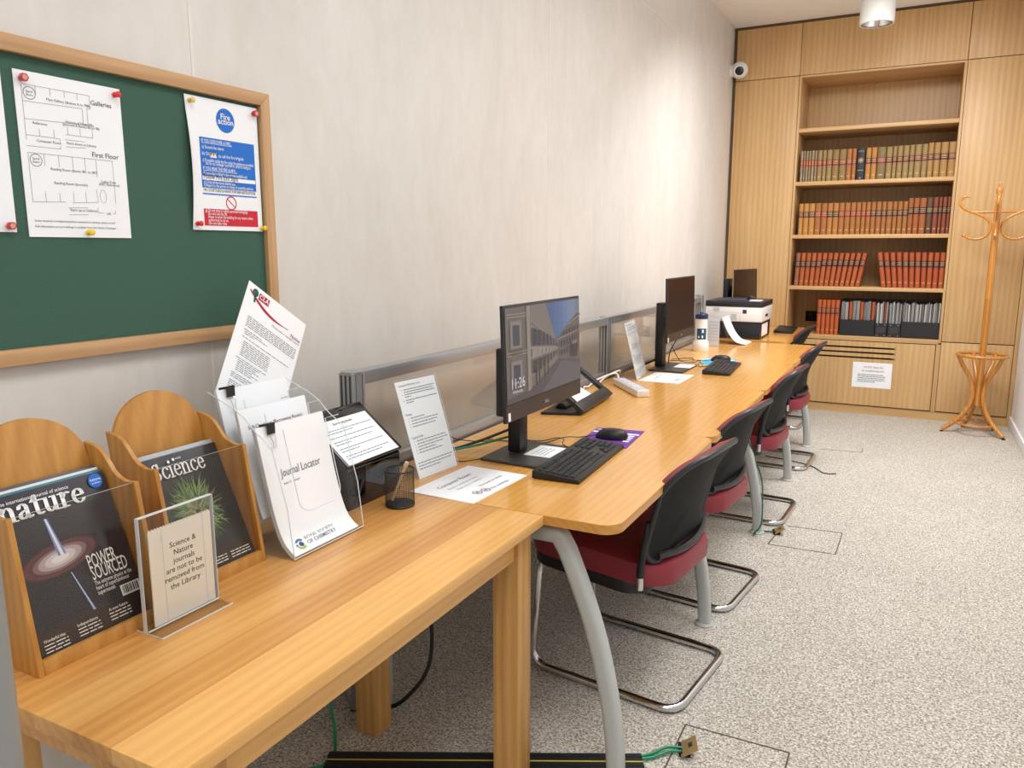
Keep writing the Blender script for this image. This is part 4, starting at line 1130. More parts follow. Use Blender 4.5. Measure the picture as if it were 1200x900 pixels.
def clip(label, p, d):
    """binder clip over the top edge; p = top edge point, d = down the sheet"""
    p = V(p); d = V(d).normalized(); n = U.cross(-d)
    t = thing('binder_clip', label, 'clip', p, 'black binder clips')
    b = MB(); w = .022
    o = p-U*w/2
    b.prism([o+n*.0035+d*.02, o+n*.0075-d*.002, o-n*.015-d*.002, o-n*.0125+d*.02, o-n*.0135+d*.02, o-n*.0165-d*.004, o+n*.0095-d*.004, o+n*.0045+d*.02], U*w); part('spring_body', b, M['blk'], t)
    b = MB(); c = p+n*.005+d*.02
    b.tube(fillet([c-U*.006, c-U*.007+d*.006+n*.003, c-U*.003+d*.02+n*.003, c-U*.005+d*.030+n*.001, c+U*.005+d*.030+n*.001, c+U*.003+d*.02+n*.003, c+U*.007+d*.006+n*.003, c+U*.006], .003), .0009, 6); part('wire_handle', b, M['chrome'], t)
clip('black binder clip on the Journal Locator document', (.284, 1.193, .962), V((.018, 0, -.081)))
clip('black binder clip on the rear blank sheets of the leaflet holder', (.179, 1.186, 1.035), V((.026, 0, -.114)))
# tilted notice leaning on the wall
TL = V((.100, 1.342, 1.260)); TR = V((.108, 1.516, 1.141)); BL = V((.146, 1.142, 1.046))
u = (TR-TL).normalized(); v = (TL-BL); v = (v-u*v.dot(u)).normalized()
t, f = card('notice_sheet', 'askew laminated Notice sheet with a red curved stripe, leaning behind the leaflet holder', 'notice', TL-v*.292, u, v, .211, .292, M['lam'])
b = MB(); k = 16
for i in range(k):
    p = lambda j: (.045+.70*j/k, .845+.10*(1-j/k)**2-.015*math.sin(PI*j/k)); q_ = lambda j: (.045+.70*j/k, .845+.10*(1-j/k)**2-.015*math.sin(PI*j/k)-.006-.020*math.sin(PI*min(1, (j+2)/k)))
    b.poly([f.P(*q_(i)), f.P(*q_(i+1)), f.P(*p(i+1)), f.P(*p(i))])
f.rect(b, .19, .905, .36, .965); ink('red_swoosh', b, M['crim'], t, 'crimson curved stripe and logo box')
b = MB(); f.text(b, 'CLA', .275, .918, .017, .02, 'C', lift=2); ink('logo_lettering', b, M['white'], t)
b = MB(); f.disc(b, .13, .94, .010, lift=1, mat=plain('logo_green', (20, 96, 76), .6)); f.line(b, .13, .93, .15, .86, .006, lift=1, mat=plain('logo_green', (20, 96, 76), .6)); part('logo', b, None, t, 'dark green logo mark', recalc=False)
b = MB(); f.text(b, 'Notice', .97, .80, .013, .02, 'R'); ink('title_lettering', b, M['maroon'], t)
b = MB(); f.text(b, 'Making copies of copyright material', .97, .775, .0072, 0, 'R')
yy = .72
for i, (x0, x1) in enumerate([(.12,.95)]*6 + [(0,0)] + [(.12,.4),(.14,.5),(.14,.3)] + [(0,0)] + [(.12,.9)] + [(0,0)] + [(.16,.6)]*8 + [(0,0),(.12,.6),(.16,.5),(.16,.45),(.16,.5),(.16,.4),(.16,.5),(.16,.42),(0,0)] + [(.12,.9)]*3 + [(0,0)]+[(.12,.92)]*4+[(0,0)]+[(.12,.9)]*3):
    if x1: f.greek(b, x0, x1, yy, .0055, seed=i)
    yy -= .0165
ink('printed_text', b, M['grey'], t)

# ------------------------------------------------------------------ black self-checkout terminal
t = thing('checkout_terminal', 'glossy black self-checkout terminal on the oak table end, carrying a slanted sheet', 'terminal', (.23, 1.55, ZT))
KY0, KY1 = 1.446, 1.664
b = MB(); b.prism([(.284, KY0, ZT), (.284, KY0, .793), (.272, KY0, .805), (.16, KY0, .895), (.15, KY0, .895), (.15, KY0, ZT)], (0, KY1-KY0, 0), bev=.003); part('body', b, M['gloss'], t)
b = MB(); sd = V((-.115, 0, .092)).normalized(); sn = V((.092, 0, .115)).normalized()
so = V((.284, KY0-.004, .7965)); b.prism([so, so+V((0, KY1-KY0+.008, 0)), so+V((0, KY1-KY0+.008, 0))+sd*.182, so+sd*.182], sn*.012, bev=.004); part('touch_screen', b, M['gloss'], t)
b = MB(); b.tube([(.288, 1.47, .70), (.289, 1.50, .76)], .002, 6); part('cable_stub', b, M['blk'], t)
so2 = so+sn*.0125+V((0, .006, 0))+sd*.004
t, f = card('instruction_sheet', 'white Borrowing Books sheet lying slanted on the black terminal', 'notice', so2, U, sd, .206, .142, M['paper'])
b = MB(); f.text(b, 'Borrowing Books', .48, .875, .0105, .015, 'C'); ink('title_lettering', b, M['ink'], t)
b = MB()
for y, x1 in ((.76,.95),(.70,.55),(.60,.9),(.50,.8),(.44,.35),(.34,.9),(.28,.4),(.17,.9),(.11,.75)): f.greek(b, .06, x1, y, .016, seed=int(y*50))
ink('printed_text', b, plain('ink_teal_grey', (120, 142, 156), .8), t)

# ------------------------------------------------------------------ mesh pen cup and stick
t = thing('pen_cup', 'black wire-mesh pen cup on the oak table by the terminal', 'pen cup', (.366, 1.547, ZT))
cx, cy, R_ = .366, 1.547, .0365
b = MB(); b.torus((cx, cy, ZT+.094), R_+.001, .002, 32, 8); part('rim', b, M['blk'], t)
b = MB(); b.lathe([(0, 0), (R_, 0), (R_+.001, .004), (R_-.002, .008), (0, .006)], (cx, cy, ZT), 32); part('base', b, M['blk'], t)
b = MB()
for k in range(-26, 26):
    pa = []
    for s_ in (1,):
        b.tube([(cx+R_*math.cos(2*PI*k/52), cy+R_*math.sin(2*PI*k/52), ZT+.005), (cx+R_*math.cos(2*PI*k/52), cy+R_*math.sin(2*PI*k/52), ZT+.094)], .00045, 3, caps=False)
for j in range(1, 24): b.torus((cx, cy, ZT+.094*j/24), R_, .00042, 40, 3)
part('wire_mesh', b, M['blk2'], t)
t = thing('wooden_stick', 'pale wooden stick leaning in the mesh pen cup', 'stick', (cx, cy, ZT+.008))
b = MB(); b.tube([(.347, 1.540, ZT+.0115), (.379, 1.552, ZT+.098)], .0036, 10); part('shaft', b, M['stick'], t)
b = MB(); b.tube([(.3785, 1.5518, ZT+.0965), (.381, 1.553, ZT+.103), (.385, 1.5545, ZT+.114)], [.0036, .006, .005], 10); part('head', b, M['stick'], t)
#@@
# ------------------------------------------------------------------ instruction stands and flat sheets
def sign_stand(label, BL, BR, TLp, TRp, seed):
    BL, BR, TLp, TRp = map(V, (BL, BR, TLp, TRp))
    u = (BR-BL).normalized(); v = ((TLp+TRp)/2-(BL+BR)/2).normalized(); v = (v-u*v.dot(u)).normalized(); n = u.cross(v)
    w = ((BR-BL).length+(TRp-TLp).length)/2; h = ((TLp-BL).length+(TRp-BR).length)/2
    t = thing('sign_stand', label, 'sign', (BL+BR)/2, 'slanted instruction stands')
    o = (BL+BR)/2-u*w/2+V((0, 0, .0005))
    b = MB(); e = .002
    for k in (0, -.0045): b.prism([o+n*k-u*.003, o+n*k+u*(w+.003), o+n*k+u*(w+.003)+v*(h+.004), o+n*k-u*.003+v*(h+.004)], -n*e)
    bk = V((-n.x, -n.y, 0)).normalized(); fo = o-n*.0065
    fo.z = o.z; b.prism([fo-u*.003, fo+u*(w+.003), fo+u*(w+.003)+bk*.085, fo-u*.003+bk*.085], (0, 0, .0022)); part('holder', b, M['clear'], t)
    b = MB(); b.tube([o-u*.003, o+u*(w+.003), o+u*(w+.003)+v*(h+.004), o-u*.003+v*(h+.004)], .0009, 6, closed=True); part('polished_edge', b, M['edge'], t, 'bright polished edges')
    b = MB(); b.prism([o-n*.0023, o-n*.0023+u*w, o-n*.0023+u*w+v*h, o-n*.0023+v*h], -n*.0014); part('sheet', b, M['paper'], t, 'white printed sheet')
    f = Face(o-n*.0022, u, v, w, h, .0002); b = MB()
    f.text(b, 'Computer 084 Library User', .06, .945, .0088, .012, fit=.55); f.text(b, 'Printing', .06, .645, .0085, .012); f.text(b, 'Copying Guide', .06, .405, .0085, .012)
    ink('heading_lettering', b, M['ink'], t)
    b = MB(); i = 0
    for y, x0, x1 in [(.905,.16,.95),(.88,.16,.9),(.855,.16,.93),(.83,.16,.3),(.795,.16,.95),(.77,.16,.34),(.61,.16,.5),(.58,.16,.85),(.55,.16,.8),(.52,.16,.75),(.37,.16,.92),(.34,.16,.95),(.31,.16,.8),(.28,.16,.6),(.25,.16,.75),(.15,.06,.95),(.12,.06,.9),(.09,.06,.6)]:
        f.greek(b, x0, x1, y, .009, seed=seed+i); i += 1
        if x0 > .1 and y not in (.88, .83, .77): f.rect(b, .10, y, .115, y+.009)
    ink('printed_text', b, M['grey'], t)
sign_stand('white computer instruction sheet in a slanted clear stand, nearest the terminal', (.287, 1.755, ZT), (.304, 1.932, ZT), (.199, 1.755, .955), (.219, 1.930, .963), 5)
sign_stand('white computer instruction sheet in a slanted clear stand, left of the dark monitor', (.295, 3.655, ZT), (.264, 3.900, ZT), (.221, 3.650, .972), (.196, 3.895, .964), 90)
def room_sheet(label, TL, TR, BR, BL):
    TL, TR, BR, BL = [V((x, y, ZT+.0014)) for x, y in (TL, TR, BR, BL)]
    u = ((TR-TL)+(BR-BL)).normalized(); v = ((TL-BL)+(TR-BR)).normalized(); v = (v-u*v.dot(u)).normalized()
    c = (TL+TR+BR+BL)/4; w, h = .290, .203
    t, f = card('room_rules_sheet', label, 'notice', c-u*w/2-v*h/2, u, v, w, h, M['paper'], group='Computer Room sheets')
    b = MB(); f.text(b, 'Computer Room', .47, .70, .023, .004, 'C'); f.text(b, 'Please be considerate of others', .47, .57, .0115, 0, 'C'); f.text(b, 'Keep noise to a minimum', .47, .47, .0115, 0, 'C')
    f.text(b, 'No food or drink', .46, .29, .0165); f.text(b, 'No meetings', .46, .10, .0165); ink('printed_text', b, M['grey'], t)
    b = MB()
    for x in (.28, .39): f.disc(b, x, .19-(x-.28)*.3, .014, .0118); f.line(b, x-.03, .19-(x-.28)*.3+.05, x+.03, .19-(x-.28)*.3-.05, .0016)
    ink('prohibition_ring', b, M['maroon'], t)
    b = MB()
    for x in (.28, .39): f.rect(b, x-.018, .165-(x-.28)*.3, x+.018, .215-(x-.28)*.3)
    ink('pictogram', b, M['grey'], t)
    return t
room_sheet('white Computer Room sheet lying flat beside the base of the lit monitor', (.328, 1.660), (.337, 1.945), (.536, 1.895), (.524, 1.655))
room_sheet('white Computer Room sheet lying flat beside the base of the dark monitor', (.302, 3.647), (.308, 3.950), (.501, 3.929), (.508, 3.622))

# ------------------------------------------------------------------ monitors
def monitor(label, yc, x_s, z0, z1, w, base_c, base_sz, col_x, col_w, tilt, on, col_top, yaw=0, group='all-in-one computers'):
    """screen faces +X; yc screen centre, x_s its front"""
    t = thing('desktop_monitor', label, 'monitor', (base_c[0], base_c[1], ZT), group)
    n = V((math.cos(tilt)*math.cos(yaw), -math.cos(tilt)*math.sin(yaw), math.sin(tilt))); u = V((math.sin(yaw), math.cos(yaw), 0)); v = n.cross(u)
    h = (z1-z0)/math.cos(tilt); c = V((x_s, yc, (z0+z1)/2)); o = c-u*w/2-v*h/2
    b = MB(); b.prism([o-n*.010, o-n*.010+u*w, o-n*.010+u*w+v*h, o-n*.010+v*h], n*.010, bev=.002); part('bezel', b, M['blk2'], t)
    b = MB(); i_ = .10; b.prism([o-n*.034+u*i_+v*.03, o-n*.034+u*(w-i_)+v*.03, o-n*.034+u*(w-i_)+v*(h-.06), o-n*.034+u*i_+v*(h-.06)], n*.0235, bev=.006); part('rear_housing', b, M['blk'], t)
    ch = .052 if on else .045
    f = Face(o, u, v, w, h, .0006)
    sw, sh = w-.016, h-ch-.008; so = o+u*.008+v*ch
    b = MB(); b.poly([so+n*.0004, so+u*sw+n*.0004, so+u*sw+v*sh+n*.0004, so+v*sh+n*.0004]); sc = part('display', b, M['screenoff'], t, recalc=False)
    b = MB(); f.rect(b, .004, .004, .996, (ch-.003)/h, lift=.8); part('chin', b, plain('chin_brown', (52, 46, 44), .4), t, recalc=False)
    b = MB(); f.text(b, 'DELL', .5, .050, .014, .02, 'C', lift=2); part('badge', b, plain('badge_silver', (190, 190, 192), .4), t, recalc=False)
    b = MB(); f.rect(b, .022, .012, .048, .085, lift=2); part('sticker', b, M['paper'], t, 'small white sticker', recalc=False)
    # stand
    bx, by = base_c; bw, bd = base_sz
    b = MB(); b.prism([(bx-bw/2+x, by-bd/2+y, ZT) for x, y in ((0, .0), (bw, -.012), (bw, bd-.01), (0, bd+.01))], (0, 0, .009), bev=.002); part('base_plate', b, M['char'], t)
    b = MB()
    b.box((col_x-.022, by-col_w/2, ZT+.009), (col_x+.022, by+col_w/2, col_top), .006); part('column', b, M['blk'], t)
    b = MB(); mz = min(col_top-.05, z1-.1); xs_ = x_s-.034+ (mz-(z0+z1)/2)*-math.tan(tilt)
    b.box((col_x+.02, by-.035, mz-.035), (xs_+.004, by+.035, mz+.035), .004); part('mount_arm', b, M['blk2'], t)
    return t, Face(so, u, v, sw, sh, .0008), f
t, f, fo = monitor('lit desktop monitor showing a stone courtyard picture and the time 11:26', 2.110, .510, .856, 1.181, .534, (.437, 2.140), (.20, .262), .400, .056, math.radians(2.0), True, .99)
# lock-screen picture
E_ = lambda r, g_, b_, k=1: emit('screen_%d_%d_%d' % (r, g_, b_), (r, g_, b_), .9)
b = MB(); P = lambda x, y, l=1: f.P(x, y, l)
b.poly([P(0, 0), P(1, 0), P(1, 1), P(0, 1)], E_(92, 84, 80))
k = 8
for i in range(k):   # sky, deeper blue to the left
    x0, x1 = .50+.5*i/k, .50+.5*(i+1)/k
    b.poly([P(x0, .44, 2), P(x1, .44, 2), P(x1, 1, 2), P(x0, 1, 2)], E_(*[(62,84,122),(66,90,130),(72,98,140),(80,106,148),(92,116,154),(104,124,156),(112,126,150),(104,116,136)][i]))
b.poly([P(.0, .0, 3), P(.26, .0, 3), P(.26, 1, 3), P(.0, 1, 3)], E_(100, 90, 82))                                  # near block
b.poly([P(.26, .06, 3), P(.66, .32, 3), P(.64, .56, 3), P(.50, 1, 3), P(.26, 1, 3)], E_(116, 106, 98))             # receding wing
b.poly([P(.66, .32, 3), P(1, .24, 3), P(1, .82, 3), P(.97, .83, 3), P(.80, .70, 3), P(.70, .60, 3), P(.64, .56, 3)], E_(96, 88, 84))  # far block
b.poly([P(0, 0, 4), P(1, 0, 4), P(1, .25, 4), P(.66, .33, 4), P(.42, .16, 4), P(.26, .08, 4), P(0, .05, 4)], E_(74, 70, 72))  # paving
b.poly([P(.42, .0, 5), P(1, .0, 5), P(1, .20, 5), P(.70, .30, 5)], E_(88, 86, 90))
def q4(x0, y0, x1, y1, s0=0, s1=0, col=(44, 44, 54), l=6): b.poly([P(x0, y0, l), P(x1, y0+s0, l), P(x1, y1+s1, l), P(x0, y1, l)], E_(*col))
for x0, x1, y0, y1 in ((.07, .15, .60, .82), (.07, .15, .22, .40)): q4(x0-.025, y0-.03, x1+.025, y1+.04, col=(128, 118, 108)); q4(x0, y0, x1, y1, -.005, -.01, l=7, col=(50, 56, 72)); q4(x0-.02, y0-.10, x1+.03, y0-.04, col=(80, 72, 66), l=7)
for y in (.50, .53, .90, .93): q4(0, y, .26, y+.012, -.01, -.01, (138, 126, 116), 7)
q4(.24, .07, .28, 1, .02, 0, (138, 128, 118), 7)
for i in range(8):   # windows of the receding wing, shrinking with distance
    s_ = i/8; x = .30+.34*(1-(1-s_)**1.7); wd = .055*(1-s_)**1.5+.006
    vy = .455; k1 = (1-s_)*.86+.14
    for yl, yh, cc in ((.10, .30, (46, 46, 58)), (-.02, .06, (140, 130, 120)), (-.20, -.06, (48, 44, 46))):
        q4(x, vy+yl*k1, x+wd, vy+yh*k1, 0, -(yh)*.06*k1, cc, 8)
for i, (yl, cc) in enumerate(((.075, (146, 136, 126)), (-.035, (140, 130, 120)), (.40, (130, 120, 110)), (-.25, (132, 122, 112)))):
    b.poly([P(.26, .455+yl*1.0, 7), P(.65, .455+yl*.16, 7), P(.65, .462+yl*.16, 7), P(.26, .475+yl*1.0, 7)], E_(*cc))
for i in range(7):
    x = .69+.042*i
    for y0, y1 in ((.36, .42), (.46, .53), (.585, .63)):
        if y1 < .62+.02*i: q4(x, y0+.004*i, x+.018, y1+.008*i, .002, .004, (46, 44, 50), 8)
b.poly([P(.64, .555, 8), P(1, .62, 8), P(1, .64, 8), P(.64, .57, 8)], E_(132, 122, 112)); b.poly([P(.80, .70, 8), P(1, .80, 8), P(1, .82, 8), P(.80, .715, 8)], E_(132, 122, 112))
for x in (.33, .37, .44, .49): q4(x, .10+(x-.3)*.5, x+.018, .27+(x-.3)*.25, 0, 0, (40, 34, 34), 9)
q4(.86, .30, .94, .46, 0, .01, (50, 46, 48), 9); q4(.86, .46, .94, .50, .005, .005, (120, 112, 104), 9)
part('lock_screen_picture', b, None, t, 'lit picture of a stone courtyard', smooth=False, recalc=False)
b = MB(); f.text(b, '11:26', .03, .155, .042, fit=.155, lift=12); f.text(b, 'Wednesday', .035, .105, .014, fit=.12, lift=12); ink('clock_lettering', b, emit('screen_white', (214, 214, 220), .9), t)
# computer module behind the lit screen
b = MB(); b.box((.424, 1.948, .848), (.466, 2.10, 1.05), .008); part('computer_module', b, M['blk'], t)
t2, f2, _ = monitor('dark desktop monitor with switched-off brown-black display in the middle of the desks', 4.030, .402, .866, 1.188, .530, (.343, 4.125), (.19, .30), .268, .070, math.radians(1.5), False, 1.045)
t3, f3, _ = monitor('farthest desktop monitor, switched off, behind the printer', 6.365, .285, .86, 1.175, .54, (.26, 6.42), (.18, .24), .20, .06, math.radians(2), False, 1.04, math.radians(7.5))
b = MB(); b.box((.14, 6.20, .70), (.18, 6.36, 1.10), .005); part('computer_module', b, M['blk'], t3)
for lab, bx, by, tz in (('white card on the base plate of the lit monitor', .485, 2.165, .0092), ('white card on the base plate of the dark monitor', .395, 4.165, .0092)):
    o = V((bx, by, ZT+tz+.0012)); tt, ff = card('card', lab, 'card', o-U*.065+V((.045, 0, 0)), U, (-1, 0, 0), .13, .09, M['paper'], .001, 'cards on monitor bases')
    b = MB()
    for i in range(4): ff.greek(b, .1, .8, .72-.15*i, .05, seed=i)
    ink('printed_text', b, M['lgrey'], tt)

# ------------------------------------------------------------------ keyboards, mice, mats
def keyboard(label, c, ang, small=False):
    t = thing('keyboard', label, 'keyboard', (c[0], c[1], ZT), 'black keyboards')
    u = V((-math.sin(ang), math.cos(ang), 0)); v = V((-math.cos(ang), -math.sin(ang), 0)); o = V((c[0], c[1], ZT))
    L_, D_ = .442, .142
    P = lambda x, y, z: o+u*x+v*y+V((0, 0, z))
    top = lambda y: .012+.012*(y+D_/2)/D_
    b = MB(); b.prism([P(-L_/2, -D_/2, 0), P(-L_/2, D_/2, .002), P(-L_/2, D_/2, top(D_/2)), P(-L_/2, -D_/2, top(-D_/2))], u*L_, bev=.003); part('case', b, M['blk'], t)
    rows = []
    y = D_/2-.020
    def row(y, xs, kh=.0155): rows.extend((x0, x1, y, kh) for x0, x1 in xs)
    x0 = -L_/2+.012; p = .01875
    row(y, [(x0, x0+.016)]+[(x0+.030+i*p+(i//4)*.008, x0+.030+i*p+(i//4)*.008+.0165) for i in range(12)]+[(x0+.302+i*p, x0+.302+i*p+.0165) for i in range(3)]+[(x0+.362+i*.0145, x0+.362+i*.0145+.012) for i in range(4)], .012)
    y -= .0215
    for r_ in range(5):
        if r_ == 0: xs = [(i*p, i*p+.0165) for i in range(13)]+[(13*p, 15*p-.002)]
        elif r_ == 1: xs = [(0, .026)]+[(.028+i*p, .028+i*p+.0165) for i in range(12)]+[(.028+12*p, 15*p-.002)]
        elif r_ == 2: xs = [(0, .031)]+[(.033+i*p, .033+i*p+.0165) for i in range(12)]+[(.033+12*p, 15*p-.002)]
        elif r_ == 3: xs = [(0, .022)]+[(.024+i*p, .024+i*p+.0165) for i in range(11)]+[(.024+11*p, 15*p-.002)]
        else: xs = [(0, .024), (.026, .047), (.049, .071), (.073, .182), (.184, .205), (.207, .228), (.230, .251), (.253, 15*p-.002)]
        if r_ < 2: xs += [(.302-.012+.012+i*p, .302+i*p+.0165) for i in range(3)]
        if r_ == 3: xs += [(.302+p, .302+p+.0165)]
        if r_ == 4: xs += [(.302+i*p, .302+i*p+.0165) for i in range(3)]
        xs += [(.362+i*p, .362+i*p+.0165) for i in range(3 if r_ in (1, 2, 3, 0) else 2)]
        row(y, [(x0+a, x0+c_) for a, c_ in xs]); y -= p
    if small:
        b = MB()
        for a, c_, yy, kh in rows: b.prism([P(a, yy-kh/2, top(yy)), P(c_, yy-kh/2, top(yy)), P(c_, yy+kh/2, top(yy)), P(a, yy+kh/2, top(yy))], (0, 0, .003))
        part('keys', b, M['key'], t)
    else:
        for a, c_, yy, kh in rows:
            b = MB(); e = .0012
            q = [[P(x, y_, top(yy)-.0005+z) for x, y_ in ((a+d, yy-kh/2+d), (c_-d, yy-kh/2+d), (c_-d, yy+kh/2-d), (a+d, yy+kh/2-d))] for d, z in ((0, 0), (e, .0040))]
            A = [b.bm.verts.new(x) for x in q[0]]; B = [b.bm.verts.new(x) for x in q[1]]
            b.bm.faces.new(B)
            for j in range(4): b.bm.faces.new((A[j], A[(j+1) % 4], B[(j+1) % 4], B[j]))
            part('key', b, M['key'], t, smooth=False)
    return t
keyboard('black keyboard at the front desk edge by the lit monitor', (.622, 2.132), math.radians(3))
keyboard('black keyboard by the cyan mat at the dark monitor', (.590, 4.205), math.radians(4))
keyboard('small-looking black keyboard right of the printer', (.592, 6.46), math.radians(3), True)
def mousemat(label, pts, mat, name):
    c = sum((V((x, y, ZT)) for x, y in pts), V())/4
    b = MB(); b.prism([(x, y, ZT) for x, y in pts], (0, 0, .0018))
    t = single('mouse_mat', b, mat, label, 'mouse mat', c, 'mouse mats')
    o = V((pts[3][0], pts[3][1], ZT+.0018)); u = V((pts[2][0]-pts[3][0], pts[2][1]-pts[3][1], 0)); v = V((pts[0][0]-pts[3][0], pts[0][1]-pts[3][1], 0)); v = v-u.normalized()*v.dot(u.normalized())
    f = Face(o, u, v, u.length, v.length, .0004)
    b = MB(); f.rect(b, .70, .02, .77, .98); f.rect(b, .86, .76, .89, .95)
    for i in range(4): f.rect(b, .30+.10*i, .08, .36+.10*i, .20)
    ink('white_print', b, M['white'], t)
mousemat('purple mouse mat with a white stripe beside the lit monitor', [(.520, 2.325), (.498, 2.585), (.668, 2.610), (.690, 2.352)], M['purple'], 'p')
mousemat('cyan mouse mat behind the dark monitor keyboard', [(.432, 4.350), (.410, 4.590), (.580, 4.625), (.606, 4.400)], M['cyan'], 'c')
def mouse(label, c, ang, cable, mz=.0018):
    t = thing('computer_mouse', label, 'mouse', (c[0], c[1], ZT+mz), 'black computer mice')
    u = V((-math.cos(ang), -math.sin(ang), 0)); v = V((math.sin(ang), -math.cos(ang), 0)); o = V((c[0], c[1], ZT+mz))
    b = MB(); n = 20; rings = []
    for k in range(8):
        a = PI/2*k/7; s_ = math.cos(a)**.6 if k < 7 else 0; z = .0035+.032*math.sin(a)
        if k == 0: rings.append([b.bm.verts.new(o+u*(.054*math.cos(2*PI*j/n))+v*(.030*math.sin(2*PI*j/n))) for j in range(n)])
        rings.append([b.bm.verts.new(o+u*(.056*s_*math.cos(2*PI*j/n)-.008*math.sin(a))+v*(.032*s_*math.sin(2*PI*j/n)*(1-.08*math.cos(2*PI*j/n)))+V((0, 0, z))) for j in range(n)] if k < 7 else [b.bm.verts.new(o-u*.008+V((0, 0, z)))])
    for A, B in zip(rings, rings[1:]):
        for j in range(n):
            q = []
            for w_ in (A[j], A[(j+1) % n], B[(j+1) % len(B)], B[j % len(B)]):
                if w_ not in q: q.append(w_)
            b.bm.faces.new(q)
    b.bm.faces.new(rings[0][::-1]); part('shell', b, M['blk'], t)
    b = MB(); wc = o+u*.026+V((0, 0, .0285)); b.tube([wc-v*.003, wc+v*.003], .006, 12); part('scroll_wheel', b, M['blk2'], t)
    b = MB(); b.tube(catmull([o+u*.054+V((0, 0, .008))]+[V(p) for p in cable], 5), .0016, 6); part('cable', b, M['blk'], t)
mouse('black mouse on the purple mat', (.600, 2.455), math.radians(8), [(.50, 2.42, ZT+.003), (.47, 2.35, ZT+.014), (.42, 2.29, ZT+.002), (.33, 2.26, ZT+.002), (.22, 2.25, ZT+.002)])
mouse('black mouse on the cyan mat', (.515, 4.500), math.radians(10), [(.43, 4.47, ZT+.003), (.37, 4.40, ZT+.012), (.32, 4.42, ZT+.002), (.24, 4.40, ZT+.002)])

# ------------------------------------------------------------------ power strip
t = thing('power_strip', 'white power strip with grey top on the second desk', 'power strip', (.357, 3.365, ZT), None)
d = V((.225, -.29, 0)).normalized(); s_ = V((-d.y, d.x, 0)); c = V((.357, 3.365, ZT+.016))
rot = Matrix((d, s_, V((0, 0, 1)))).transposed()
b = MB(); b.obox(c, (.345, .058, .032), rot, .006, seg=3); part('housing', b, M['whitepl'], t)
b = MB(); b.obox(c+V((0, 0, .0162)), (.325, .046, .002), rot, .0009); part('top_plate', b, M['paleblue'], t, 'grey-lilac top plate')
for k in range(4):
    cc = c+d*(-.115+.062*k)+V((0, 0, .0175))
    b = MB(); b.obox(cc, (.026, .030, .0014), rot, .0006); sk = part('socket', b, M['whitepl'], t, 'white socket')
    b = MB()
    for a, e, sx, sy in ((.006, 0, .003, .006), (-.005, .007, .006, .0025), (-.005, -.007, .006, .0025)): b.obox(cc+d*a+s_*e+V((0, 0, .0008)), (sx, sy, .0004), rot)
    part('pin_slot', b, M['blk'], sk)
e0 = c-d*.172
b = MB(); b.tube(catmull([e0, e0-d*.05+V((0, 0, .03)), V((.185, 3.40, ZT+.035)), V((.165, 3.33, ZT+.01)), V((.155, 3.28, ZT-.01)), V((.143, 3.26, .45))], 6), .0042, 8); part('cable', b, M['whitepl'], t)
b = MB(); b.tube(catmull([(.165, 3.46, ZT+.004), (.18, 3.52, ZT+.03), (.215, 3.60, ZT+.05), (.20, 3.66, ZT+.03), (.17, 3.68, ZT+.004)], 6), .0042, 8); single('cable', b, M['whitepl'], 'short white cable loop behind the power strip', 'cable', (.18, 3.56, ZT))

# ------------------------------------------------------------------ black reading frame
t = thing('reading_frame', 'black tilted frame on a flat base, between the lit monitor and the power strip', 'reading frame', (.29, 2.95, ZT))
a0, a1 = V((.372, 2.752, ZT+.012)), V((.340, 3.168, ZT+.012)); uu = (a1-a0).normalized(); up = V((-.80, -.0, .60)).normalized(); up = (up-uu*up.dot(uu)).normalized(); nn = uu.cross(up)
rot = Matrix((uu, up, nn)).transposed(); W_ = (a1-a0).length; H_ = .265; bw = .050
ctr = lambda x, y: a0+uu*x+up*y
b = MB(); b.obox(ctr(W_/2, bw*.5), (W_, bw, .020), rot, .005); part('front_bar', b, M['blk2'], t)
b = MB(); b.obox(ctr(.02, H_/2+.025), (.036, H_-.05, .019), rot, .006); part('side_arm', b, M['blk2'], t)
b = MB(); b.obox(ctr(W_-.02, H_/2+.025), (.036, H_-.05, .019), rot, .006); part('side_arm', b, M['blk2'], t)
b = MB(); b.obox(ctr(W_/2, H_-.012), (W_, .024, .0195), rot, .006); part('rear_bar', b, M['blk2'], t)
b = MB(); b.prism([(.215, 2.70, ZT), (.362, 2.75, ZT), (.330, 3.12, ZT), (.18, 3.12, ZT)], (0, 0, .010), bev=.003); part('base_plate', b, M['blk'], t)
b = MB(); b.tube([(.26, 2.80, ZT+.012), (.255, 2.87, ZT+.012)], .02, 16); b.box((.235, 2.80, ZT+.009), (.28, 2.87, ZT+.02), .003); part('hinge', b, M['blk'], t)
b = MB(); b.obox(ctr(W_-.06, .026)+nn*.0102, (.05, .008, .0006), rot); part('badge', b, M['char'], t)
o = V((.335, 2.80, ZT+.013)); pu = uu; pv = V((-.88, 0, .42)).normalized()
card('loose_sheet', 'white sheet lying inside the black tilted frame', 'paper', o+pv*.015+V((-.03, .10, 0)), pu, pv, .20, .15, M['paper'])

